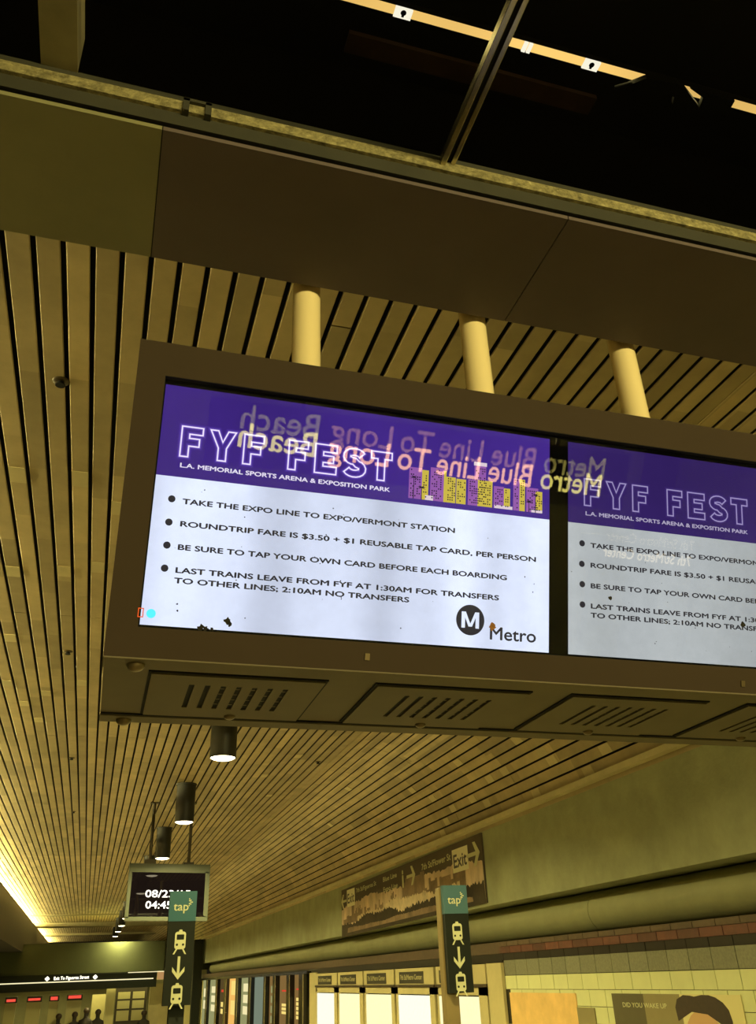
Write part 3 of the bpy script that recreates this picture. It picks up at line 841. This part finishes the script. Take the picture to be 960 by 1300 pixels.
# ------------------------------------------------------------------ downlights along the platform
def downlight(y, label, first=[None]):
    xx = 1.045
    if first[0] is None:
        t = thing('downlight', label, 'lamp', (xx, y, CE), 'black cylinder downlights under the slat ceiling')
        h = MB()
        h.tube((xx, y, CE + .0), (xx, y, CE - 0.50), 0.128, n=32, caps=False)
        h.tube((xx, y, CE - 0.50), (xx, y, CE - 0.30), 0.122, 0.118, n=32, caps=False)
        part('housing', h, M['lamp_black'], t, smooth=True)
        part('ceiling_plate', MB().tube((xx, y, CE + .0), (xx, y, CE - 0.015), 0.14, n=32), M['lamp_black'], t)
        part('diffuser', MB().dome((xx, y, CE - 0.487), 0.121, 0.035, n=24), M['lamp_disc'], t, smooth=True)
        first[0] = t
    else:
        t = dup(first[0], (xx, y, CE), label)
    L = area_light('downlight_lamp', (xx, y, CE - 0.545), 0.22, 0.22, 108, spread=152)
    L.data.shape = 'DISK'
    L.parent = t; L.location = (0, 0, -0.545)
    return t
sp = 3.87
labs = ['black cylinder downlight hidden behind the big message board',
        'nearest visible black cylinder downlight, glowing just under the message board',
        'second black cylinder downlight, right above the date display',
        'third black cylinder downlight, touching the top edge of the date display',
        'fourth black cylinder downlight, hidden behind the date display', 'fifth black cylinder downlight, hidden behind the date display',
        'sixth black cylinder downlight, hidden behind the date display', 'tiny black downlight at the left edge of the date display, nearest of four',
        'tiny black downlight left of the date display, second nearest of four', 'tiny black downlight left of the date display, third nearest of four',
        'tiny black downlight left of the date display, farthest of four']
for k in range(11):
    y = 4.65 + sp * k
    if k == 5: pass
    downlight(y, labs[k])

# small ceiling sprinklers
def sprinkler(x, y, label, first=[None]):
    if first[0] is None:
        t = thing('sprinkler', label, 'sprinkler', (x, y, CE), 'ceiling sprinkler heads')
        part('escutcheon', MB().dome((x, y, CE + 0.001), 0.038, 0.010), M['brass'], t, smooth=True)
        part('head', MB().tube((x, y, CE), (x, y, CE - 0.020), 0.016, n=12).tube((x, y, CE - 0.020), (x, y, CE - 0.024), 0.022, n=12), M['black'], t)
        first[0] = t; return t
    return dup(first[0], (x, y, CE), label)
sprinkler(-0.400, 3.37, 'small sprinkler head in the slats left of the message board top corner')
sprinkler(-0.425, 7.10, 'small sprinkler head in the slats left of the message board lower corner')
sprinkler(-0.443, 10.97, 'small sprinkler head in the slats below and left of the message board')
sprinkler(2.526, 10.80, 'small sprinkler head in the slats right of the nearest downlight')
sprinkler(-0.46, 14.7, 'small far sprinkler head in the slats midway to the date display')

# ------------------------------------------------------------------ date display hung in the distance
ck = thing('date_display', 'hanging monitor with pale frame showing date and time in white digits', 'monitor', (1.0, 13.8, 0.75))
y0 = 13.728
def dd(mb, x0, x1, z0, z1, a, b): mb.obox((x0, a, z0 + 0.012), (x1 - x0, 0, -0.024), (0, b - a, 0), (0, 0, z1 - z0))
k = MB(); dd(k, .434, 1.582, .785, 1.530, y0 + .03, y0 + .20); part('casing', k, M['clock_frame'], ck)
k = MB(); dd(k, .434, 1.582, 1.415, 1.530, y0, y0 + .05); dd(k, .434, 1.582, .785, .835, y0, y0 + .05); dd(k, .434, .480, .83, 1.42, y0, y0 + .05); dd(k, 1.520, 1.582, .83, 1.42, y0, y0 + .05)
part('frame', k, M['clock_frame'], ck)
k = MB(); dd(k, .479, 1.521, .834, 1.416, y0 + .022, y0 + .034); sc_ = part('screen', k, M['clock_screen'], ck)
part('lettering', text_mb('08/23/15', (.690, y0 + .018, 1.075 + .02), (1, 0, -.02), (0, 0, 1), .63, .098, bold=.02), M['clock_text'], sc_)
part('lettering', text_mb('04:45', (.705, y0 + .018, .935 + .015), (1, 0, -.02), (0, 0, 1), .36, .098, bold=.02), M['clock_text'], sc_)
for x in (.715, 1.275):
    part('hanging_rod', MB().tube((x, y0 + .11, 1.50), (x, y0 + .11, CE + .02), .024, n=14).box(x - .06, x + .06, y0 + .05, y0 + .17, CE - .012, CE + .01), M['rod'], ck)
part('mounting_box', MB().box(.64, .80, y0 + .06, y0 + .18, 1.50, 1.60), M['rod'], ck); part('mounting_box', MB().box(1.20, 1.35, y0 + .06, y0 + .18, 1.49, 1.56), M['rod'], ck)

# ------------------------------------------------------------------ two fare pylons with train pictograms
def rrect(x0, x1, z0, z1, r, n=4):
    out = []
    for cx, cz, a in ((x1 - r, z1 - r, 0), (x0 + r, z1 - r, 90), (x0 + r, z0 + r, 180), (x1 - r, z0 + r, 270)):
        for q in range(n + 1):
            t = math.radians(a + 90 * q / n); out.append((cx + r * math.cos(t), cz + r * math.sin(t)))
    return out
def pylon(x0, y, label, pm='tan', po=-.012):
    W = 0.170; Z0, ZS, Z1 = -0.118, 0.350, 0.526
    t = thing('fare_pylon', label, 'sign', (x0 + W / 2, y + .1, -2.4))
    part('sign_body', MB().box(x0, x0 + W, y, y + .05, Z0, ZS), M['sign_dark'], t)
    cap = part('sign_cap', MB().box(x0 - .001, x0 + W + .001, y - .002, y + .05, ZS, Z1), M['teal'], t)
    part('post', MB().box(x0 + po, x0 + po + .095, y + .05, y + .13, -2.4, Z1 - .01), M[pm], t, bevel=.004)
    def fl(polys, n_, par, mt=M['sign_white']):
        mb = MB()
        for pl in polys: mb.prism(pl, (x0, y, 0), (1, 0, 0), (0, 0, 1), (0, -1, 0), n_)
        return mb
    part('lettering', text_mb('tap', (x0 + .026, y - .004, .412), (1, 0, 0), (0, 0, 1), .094, .052, bold=.01), M['sign_white'], cap)
    dots = []
    for (a, b) in ((0, 2), (1, 1.2), (2, .2), (1, -.8), (0, -1.6), (.1, 1.0), (1.0, .2), (.1, -.6)):
        dots.append(circle(.124 + a * .009, .458 + b * .011, .0042, 8))
    part('arrow_dots', fl([[(p[0], p[1]) for p in d] for d in dots], .004, cap), M['sign_white'], cap)
    for zc in (.238, -.060 + .0):
        cx = .082; bd = MB()
        pg = part('train_pictogram', fl([rrect(cx - .034, cx + .034, zc - .048 + .0, zc + .052, .016), [(cx - .012, zc + .052), (cx + .012, zc + .052), (cx + .008, zc + .063), (cx - .008, zc + .063)],
             [(cx - .024, zc - .046), (cx - .014, zc - .046), (cx - .032, zc - .076), (cx - .042, zc - .076)], [(cx + .024, zc - .046), (cx + .014, zc - .046), (cx + .032, zc - .076), (cx + .042, zc - .076)]], .003, None), M['sign_white'], t)
        part('pictogram_window', fl([rrect(cx - .023, cx + .023, zc + .006, zc + .036, .004), circle(cx - .019, zc - .022, .007, 10), circle(cx + .019, zc - .022, .007, 10)], .0036, None), M['sign_dark'], pg)
    cx = .082
    part('down_arrow', fl([[(cx - .008, .150), (cx + .008, .150), (cx + .008, .055), (cx + .038, .092), (cx + .038, .066), (cx, .022), (cx - .038, .066), (cx - .038, .092), (cx - .008, .055)]], .003, None), M['sign_white'], t)
    return t
pylon(0.469, 6.2, 'teal and black fare pylon with train symbols, left, in front of the date display', 'sign_dark', .045)
pylon(2.280, 6.0, 'teal and black fare pylon with train symbols, right, in front of the wall banner')

# ------------------------------------------------------------------ long banner sign on the right wall
SF[0] = K
bn = thing('wall_banner', 'long dark direction banner with exit arrows over a brown skyline picture', 'sign', (6.83, 21, 1.6))
BY0, BY1 = 15.80, 26.25
def bz(y, f):   # f 0..1 from bottom to top; banner climbs slightly towards the camera
    s = (BY1 - y) / (BY1 - BY0)
    lo = 0.985 + (1.09 - .985) * s; hi = 2.195 + (2.29 - 2.195) * s
    return lo + (hi - lo) * f
def bpoly(pts, x=6.828, dep=.004):
    mb = MB()
    a = [(x, y, bz(y, f)) for y, f in pts]
    b = [(x + dep, p[1], p[2]) for p in a]
    s = sum(pts[i][0] * pts[(i + 1) % len(pts)][1] - pts[(i + 1) % len(pts)][0] * pts[i][1] for i in range(len(pts)))
    k = len(pts)
    if s > 0: a.reverse(); b.reverse()
    mb.add(a + b, [tuple(range(k)), tuple(range(k, 2 * k))[::-1]] + [(i, i + k, (i + 1) % k + k, (i + 1) % k) for i in range(k)])
    return mb
board = part('board', bpoly([(BY0, 0), (BY0, 1), (BY1, 1), (BY1, 0)], 6.83, .034), M['photo_dark'], bn, fixn=True)
def jag(y0, y1, f0, f1, base, n, seed, blocky=True):
    r_ = random.Random(seed); pts = [(y1, base), (y0, base)]; st = (y1 - y0) / n
    ph = [r_.uniform(0, 6.28) for _ in range(3)]; mid, amp = (f0 + f1) / 2, (f1 - f0) / 2
    f = mid
    for i in range(n):
        y = y0 + st * i
        if blocky:
            if r_.random() < .6: f = mid + amp * r_.uniform(-1, 1)
            pts += [(y, f), (y + st, f)]
        else:
            f = mid + amp * (.45 * math.sin(y * 1.1 + ph[0]) + .25 * math.sin(y * 3.1 + ph[1]) + .3 * r_.uniform(-1, 1))
            pts.append((y + st * .5, f))
    return pts
def place(name, pts, x, m, par):
    return part(name, bpoly(pts, x, .0015), m, par, fixn=True)
place('haze_print', jag(BY0, BY1, .56, .74, 0.0, 150, 1, False), 6.8275, M['photo_mid'], board)
place('tower_print', [(y, f) for y, f in jag(BY0 + .9, BY1 - 5.6, .42, .76, .30, 30, 2)], 6.8265, M['photo_tower'], board)
place('tower_print', jag(BY1 - 5.6, BY1 - .2, .34, .62, .25, 60, 12), 6.8265, M['photo_tower'], board)
place('pale_print', jag(17.0, 24.6, .30, .50, .20, 130, 5, False), 6.8258, M['photo_light'], board)
place('tree_print', jag(BY0, BY1, .17, .40, 0.0, 180, 3, False), 6.8250, M['photo_tree'], board)
place('pale_print', jag(16.4, 25.6, .12, .17, .06, 150, 6, False), 6.8240, M['photo_tower'], board)
TY, TZ = Vector((0, -1, 0.0091)), Vector((0, 0, 1))
def btxt(s, y, z, w_, h_, m=M['sign_white'], par=board, bold=.02): part('lettering', text_mb(s, (6.8225, y, z), TY, TZ, w_, h_, bold=bold, n=(-1, 0, 0)), m, par)
def arrow(yc, zc, s, dirn):      # points towards the camera for dirn=1
    a = [(-1, -.13), (.35, -.13), (-.05, -.78), (.32, -.78), (.95, 0), (.32, .78), (-.05, .78), (.35, .13), (-1, .13)]
    mb = MB().prism([(p[0] * .33 * s * dirn, p[1] * .27 * s) for p in a], (6.826, yc, zc), TY, TZ, (-1, 0, 0), .003)
    part('arrow', mb, M['sign_white'], board, fixn=True)
arrow(16.22, 1.965, 1.0, 1); arrow(19.95, 1.96, .95, 1); arrow(25.98, 1.885, .85, -1)
for ya, yb, za, zb in ((17.33, 16.50, 1.735, 2.165), (25.62, 24.80, 1.71, 2.145)):
    pl = part('exit_plate', MB().box(6.8235, 6.8275, yb, ya, za, zb), M['exit_white'], board)
    part('lettering', text_mb('Exit', (6.8220, ya - .07, za + .09), TY, TZ, ya - yb - .14, .25, bold=.03, n=(-1, 0, 0)), M['label_dark'], bn)
btxt('7th St/Flower St', 19.20, 1.99, 1.78, .13)
btxt('7th St/Figueroa St', 24.62, 2.00, 1.9, .11)
btxt('Blue Line', 22.1, 2.03, 1.1, .11); btxt('Expo Line', 22.1, 1.80, 1.15, .11)
part('person_symbol', MB().prism(rrect(-.05, .05, -.17, .10, .03), (6.826, 20.55, 1.93), TY, TZ, (-1, 0, 0), .003).prism(circle(0, .16, .05, 12), (6.826, 20.55, 1.93), TY, TZ, (-1, 0, 0), .003), M['sign_white'], board, fixn=True)

# ------------------------------------------------------------------ map cabinets with lit panels
pos = ['nearest the camera', 'second from the camera', 'third from the camera', 'fourth from the camera', 'farthest from the camera']
bays = [(16.05, 18.60), (18.75, 21.30), (21.44, 23.94), (24.08, 26.62), (26.76, 29.35)]
lb = [(16.44, 18.50), (19.06, 21.15), (21.70, 23.80), (24.42, 26.50), (27.10, 29.20)]
lab = [(16.75, 18.40), (19.36, 21.0), (22.02, 23.66), (24.70, 26.34), (27.35, 29.05)]
for i in range(5):
    t = thing('map_cabinet', 'beige cabinet with lit map panel under station name, %s' % pos[i], 'cabinet', (6.80, (bays[i][0] + bays[i][1]) / 2, -2.0), 'lit map cabinets along the right wall')
    a, b = bays[i]
    k = MB().box(6.79, 6.852, a, b, -0.195, 0.115).box(6.79, 6.852, a, lb[i][0] - .02, -1.9, -.245).box(6.79, 6.852, lb[i][1] + .02, b, -1.9, -.245).box(6.79, 6.852, a, b, -.375, -.245).box(6.79, 6.852, a, b, -1.9, -1.75)
    part('cabinet_frame', k, M['beige'], t)
    part('rail', MB().box(6.765, 6.852, a - .05, b + .05, -.245, -.195), M['rail'], t)
    part('lit_panel', MB().box(6.80, 6.85, lb[i][0] - .02, lb[i][1] + .02, -1.75, -.40), M['lightbox_white' if i in (1, 4) else 'lightbox'], t)
    lp = part('name_plate', MB().box(6.782, 6.792, lab[i][0], lab[i][1], -.175, .05), M['label_dark'], t)
    part('lettering', text_mb('7th St/Metro Center', (6.780, lab[i][1] - .08, -.10), (0, -1, 0), (0, 0, 1), lab[i][1] - lab[i][0] - .16, .10, bold=.02, n=(-1, 0, 0)), M['label_text'], lp)
part('trim_10', MB().box(6.80, 6.855, 15.36, 16.0, -1.9, .12).box(6.80, 6.855, 29.4, 30.3, -1.9, .15), M['beige'], kind='structure')

# posters
op = thing('orange_poster', 'mottled orange poster in a thin brown frame on the cream tiles', 'poster', (6.83, 14, -.9))
part('sheet', MB().box(6.842, 6.856, 12.90, 15.20, -1.5, -.325), M['orange'], op)
part('bottom_band', MB().box(6.840, 6.8565, 12.4, 12.9, -1.5, -.50), M['poster_mid'], op)
mp = thing('portrait_poster', 'grey to cream poster with white caption and the dark hair of a head', 'poster', (6.83, 10.5, -.9))
sh = part('sheet', MB().box(6.845, 6.856, 11.1, 11.88, -1.6, -.322), M['poster_dark'], mp)
part('sheet_middle', MB().box(6.845, 6.856, 10.3, 11.1, -1.6, -.322), M['poster_mid'], mp)
part('sheet_pale', MB().box(6.845, 6.856, 9.15, 10.3, -1.6, -.322), M['poster_pale'], mp)
part('lettering', text_mb('DID YOU WAKE UP', (6.842, 11.62, -.475), (0, -1, 0), (0, 0, 1), 1.02, .055, bold=.015, n=(-1, 0, 0)), M['sign_white'], mp)
hp = [(10.40, -.60), (10.42, -.46), (10.36, -.375), (10.22, -.330), (10.08, -.335), (10.0, -.345), (9.86, -.327), (9.72, -.328), (9.60, -.350), (9.48, -.40), (9.40, -.47), (9.37, -.58), (9.40, -.72), (9.5, -.80), (9.55, -.62), (9.8, -.52), (10.1, -.50), (10.28, -.56)]
k = MB().prism([(-p[0], p[1]) for p in hp], (6.8445, 0, 0), (0, -1, 0), (0, 0, 1), (-1, 0, 0), .002)
part('printed_hair', k, M['hair'], mp, fixn=True)
k = MB().prism([(-(9.92 + .36 * math.cos(q * math.pi / 10)), -.78 + .30 * math.sin(q * math.pi / 10)) for q in range(20)], (6.8449, 0, 0), (0, -1, 0), (0, 0, 1), (-1, 0, 0), .001)
part('printed_face', k, M['skin'], mp, fixn=True)

# ------------------------------------------------------------------ glazed shop bays far along the right wall
posts = [30.9, 33.0, 35.6, 37.6, 41.2, 44.8, 48.7, 52.0, 56.3]
pw = [.75, .65, .6, .5, .75, .75, .9, .7, .7]
sf = thing('glazed_screen', 'row of tall black posts with glowing coloured panes far along the right wall', 'glazing', (6.7, 43, FB))
for y, w_ in zip(posts, pw):
    p = part('post', MB().box(6.66, 6.86, y - w_ / 2, y + w_ / 2, FB, .13), M['post_black'], sf)
    part('edge_strip', MB().box(6.645, 6.662, y - w_ / 2 + .02, y - w_ / 2 + .12, FB, .12), M['silver'], p)
part('head_rail', MB().box(6.70, 6.86, 30.3, 59.5, .12, .2), M['post_black'], sf)
pc = ['brown', 'brown', 'green', 'blue', 'cream', 'yellow', 'dark', 'cream', 'cream']
for i in range(9):
    a = posts[i] + pw[i] / 2; b = (posts[i + 1] - pw[i + 1] / 2) if i < 8 else 59.4
    base_c = PANES[{'brown': 'brown', 'green': 'brown', 'blue': 'blue', 'cream': 'green', 'yellow': 'orange', 'dark': 'dark'}[pc[i]]]
    pn = part('pane', MB().box(6.82, 6.85, a, b, FB, .12), base_c, sf)
    r_ = random.Random(40 + i)
    # glowing stock behind the glass, each a lit tray
    hot = {0: [('yellow', -.55, -1.2, 5), ('red', -.28, -.34, 1)], 1: [('yellow', -.75, -1.1, 3), ('red', -.33, -.40, 1)], 2: [('green', -.2, -1.5, 4)], 3: [('blue', 0, -.8, 3)], 4: [('cream', -.1, -1.4, 3)],
           5: [('yellow', .02, -1.6, 2)], 6: [('red', -.35, -.5, 1), ('yellow', -.9, -1.5, 2)], 7: [('cream', -.2, -1.5, 3)], 8: [('cream', -.3, -1.5, 2)]}[i]
    for c, zt, zb, n in hot:
        for q in range(n):
            z1 = zt + (zb - zt) * q / n; z0 = z1 + (zb - zt) / n * .72
            part('lit_tray', MB().box(6.812, 6.822, a + (b - a) * .18, b - (b - a) * .22, z0, z1), PANES[c], pn)
part('trim_11', MB().box(6.79, 6.86, 59.4, 60, FB, .15), M['pillar'], kind='structure')

# ------------------------------------------------------------------ far concourse
es = thing('exit_sign', 'dark sign ledge with small lit white exit lettering at the far end', 'sign', (-.8, 59.95, .4))
part('panel', MB().box(-14, 4.1, 59.94, 60.04, .36, .665), M['sign_dark'], es)
part('lettering', text_mb('Exit To Figueroa Street', (-1.75, 59.92, .435), (1, 0, .008), (0, 0, 1), 1.95, .17, bold=.02), M['lit_text'], es)
for x in (-2.12, .55): part('diamond', MB().prism([(0, -.13), (.14, 0), (0, .13), (-.14, 0)], (x, 59.93, .51), (1, 0, 0), (0, 0, 1), (0, -1, 0), .01), M['lit_text'], es)
part('lit_edge', MB().box(-14, 3.9, 59.90, 59.95, .30, .355), M['lit_line'], es)
part('upper_edge', MB().box(2.4, 4.5, 59.88, 59.92, .66, .70), M['lit_line'], es)
part('end_panel', MB().box(4.12, 4.60, 59.9, 60.0, .26, .66), M['lit_orange'], es)
part('pillar', MB().box(1.36, 1.88, 63, 63.5, FB, .05), M['pillar'], kind='structure')
part('trim_12', MB().box(3.9, 5.9, 62.0, 62.6, FB, .05), M['beige'], kind='structure')
part('trim_13', MB().box(5.0, 6.25, 60.4, 60.8, FB, .10), M['pillar'], kind='structure')
wd = part('window_1', MB().box(1.95, 3.85, 63.9, 64.0, FB, .02), M['frame_dark'], kind='structure')
for (a, b) in ((2.08, 2.82), (2.98, 3.70)):
    for (z0, z1) in ((-.72, -.34), (-1.25, -.82), (-1.9, -1.35)):
        part('pane', MB().box(a, b, 63.88, 63.92, z0, z1), M['pane_pale'], wd)
part('wall_yellow', MB().box(.55, 1.36, 64.5, 64.7, FB, -.42), M['pillar'], kind='structure')
gates = [(-4.30, -3.80, -.60, -.46, 'leftmost'), (-3.10, -2.42, -.58, -.46, 'second from the left'), (-1.85, -1.45, -.60, -.42, 'third from the left'), (-.85, -.12, -.56, -.40, 'rightmost')]
for a, b, z0, z1, nm in gates:
    t = thing('ticket_machine', 'pale far ticket machine with a red lit header, %s of four' % nm, 'machine', ((a + b) / 2, 62, FB), 'far ticket machines with red headers')
    part('body', MB().box(a - .05, b + .05, 62, 62.5, FB, -.66), M['pane_pale'], t)
    part('lit_header', MB().box(a, b, 61.96, 62.3, z0, z1), M['red_led'], t)
    part('head_box', MB().box(a - .08, b + .08, 62.0, 62.6, -.66, -.36), M['frame_dark'], t)

SF[0] = 1.0
def person(x, y, h, label, turn=0.0):
    """standing figure grown with a skin modifier"""
    t = thing('person', label, 'person', (x, y, -2.4))
    V = [(0, 0, .93), (0, 0, 1.15), (0, 0, 1.38), (0, 0, 1.50), (0, 0.01, 1.60), (0, 0.01, 1.72),
         (.10, 0, .90), (.11, .02, .50), (.12, 0, .08), (.12, -.14, .04), (-.10, 0, .90), (-.11, -.03, .50), (-.12, .03, .08), (-.12, -.11, .04),
         (.19, 0, 1.40), (.24, .03, 1.12), (.23, -.08, .88), (-.19, 0, 1.40), (-.24, .03, 1.12), (-.23, -.08, .88)]
    E = [(0, 1), (1, 2), (2, 3), (3, 4), (4, 5), (0, 6), (6, 7), (7, 8), (8, 9), (0, 10), (10, 11), (11, 12), (12, 13), (2, 14), (14, 15), (15, 16), (2, 17), (17, 18), (18, 19)]
    Rd = [.15, .15, .15, .06, .09, .085, .09, .065, .045, .035, .09, .065, .045, .035, .065, .045, .035, .065, .045, .035]
    s = h / 1.80; c, n_ = math.cos(turn), math.sin(turn)
    me = bpy.data.meshes.new('body')
    me.from_pydata([((p[0] * c - p[1] * n_) * s, (p[0] * n_ + p[1] * c) * s, p[2] * s) for p in V], E, [])
    o = bpy.data.objects.new('body', me); COL.objects.link(o); o.parent = t
    me.materials.append(M['cloth_dark'])
    md = o.modifiers.new('skin', 'SKIN')
    me.skin_vertices[0].data[0].use_root = True
    for i, r in enumerate(Rd): me.skin_vertices[0].data[i].radius = (r * s, r * s * .85)
    o.modifiers.new('sub', 'SUBSURF').levels = 1
    o.modifiers['sub'].render_levels = 1
    hr = MB().sphere((x, y + .02, -2.4 + 1.71 * s), .105, .115, .10)
    part('hair', hr, M['hair'], t, smooth=True)
    return t
person(0.566, 36.475, 1.70, 'far person in dark clothes standing left of the cream pillar')
person(-0.209, 36.356, 1.66, 'far person in dark clothes just left of the yellow wall, partly before the red header', .5)
person(0.170, 35.7596, 1.78, 'taller far person in dark clothes, second from the cream pillar', -.4)
person(-0.745, 36.535, 1.62, 'far person in dark clothes between the third and rightmost ticket machines', .9)
person(2.158, 36.594, 1.6, 'far person in dark clothes before the dark framed window', 0)

# ------------------------------------------------------------------ behind the viewer: what the display glass reflects, and lamps added to light the poles
ld = thing('message_sign', 'long black hanging message sign with yellow and orange lamps, seen mirrored in the display', 'sign', (2.3, -3.05, .93))
part('case', MB().box(.45, 4.20, -3.12, -3.02, .93, 1.45), M['led_case'], ld)
def led(s, xa, xb, mk):
    part('lettering', text_mb(s, (xa, -3.015, 1.045 + (4.0 - xa) * .012), (-1, 0, .012), (0, 0, 1), xa - xb, .205, bold=.012, n=(0, 1, 0)), M[mk], ld)
led('Metro', 3.95, 3.36, 'led_yellow'); led('Blue Line', 3.265, 2.385, 'led_peach'); led('To', 2.315, 2.035, 'led_peach'); led('Long', 1.955, 1.44, 'led_peach'); led('Beach', 1.33, .70, 'led_yellow')
for x in (1.2, 3.5): part('hanging_rod', MB().tube((x, -3.07, 1.45), (x, -3.07, 5.1), .02, n=10), M['rod'], ld)
st = thing('station_sign', 'dark station name sign with white lettering behind the viewer', 'sign', (4.6, -3.4, .4))
part('board', MB().box(3.85, 5.35, -3.14, -3.06, .40, .70), M['led_case'], st)
part('lettering', text_mb('7th St/Metro Center', (5.02, -3.05, .50), (-1, 0, .015), (0, 0, 1), .93, .095, bold=.02, n=(0, 1, 0)), M['led_white'], st)
for x in (4.05, 5.15): part('post', MB().box(x - .03, x + .03, -3.20, -3.14, -2.4, .68), M['rod'], st)
def batten(x, y, z, label):  # added out of view to brighten the poles
    t = thing('added_batten', label, 'light', (x, y, z), 'unseen battens added to light the poles')
    part('tube', MB().tube((x - .9, y, z - .06), (x + .9, y, z - .06), .02, n=10), M['tube'], t)
    part('housing', MB().box(x - .95, x + .95, y - .05, y + .05, z - .035, z + .02), M['trim'], t)
    for q in (-.6, .6): part('hanging_rod', MB().tube((x + q, y, z + .02), (x + q, y, CE), .008, n=8), M['rod'], t)
batten(1.4, -5.2, 1.98, 'unseen batten added to light the poles, the left one')
batten(4.4, -5.2, 1.98, 'unseen batten added to light the poles, the right one')
for x in (1.4, 4.4): area_light('batten_fill', (x, -5.17, 1.88), 1.8, .06, 310, (math.radians(78), 0, 0))
# unseen lamps added at the left and behind, to fill the bounce
for (x, y) in ((-4.5, 8), (-4.5, 20), (4.5, -5.5), (-4.5, -5.5)):
    area_light('bounce_fill', (x, y, 2.2), 1.2, .2, 75)
area_light('concourse_lamp', (0, 38.2, .02), 6, 1.6, 90)
area_light('beam_lamp', (1.8, 34.9, -.6), 1.4, .3, 3.5, (math.radians(125), 0, 0), (0.8, 0.85, 0.3))
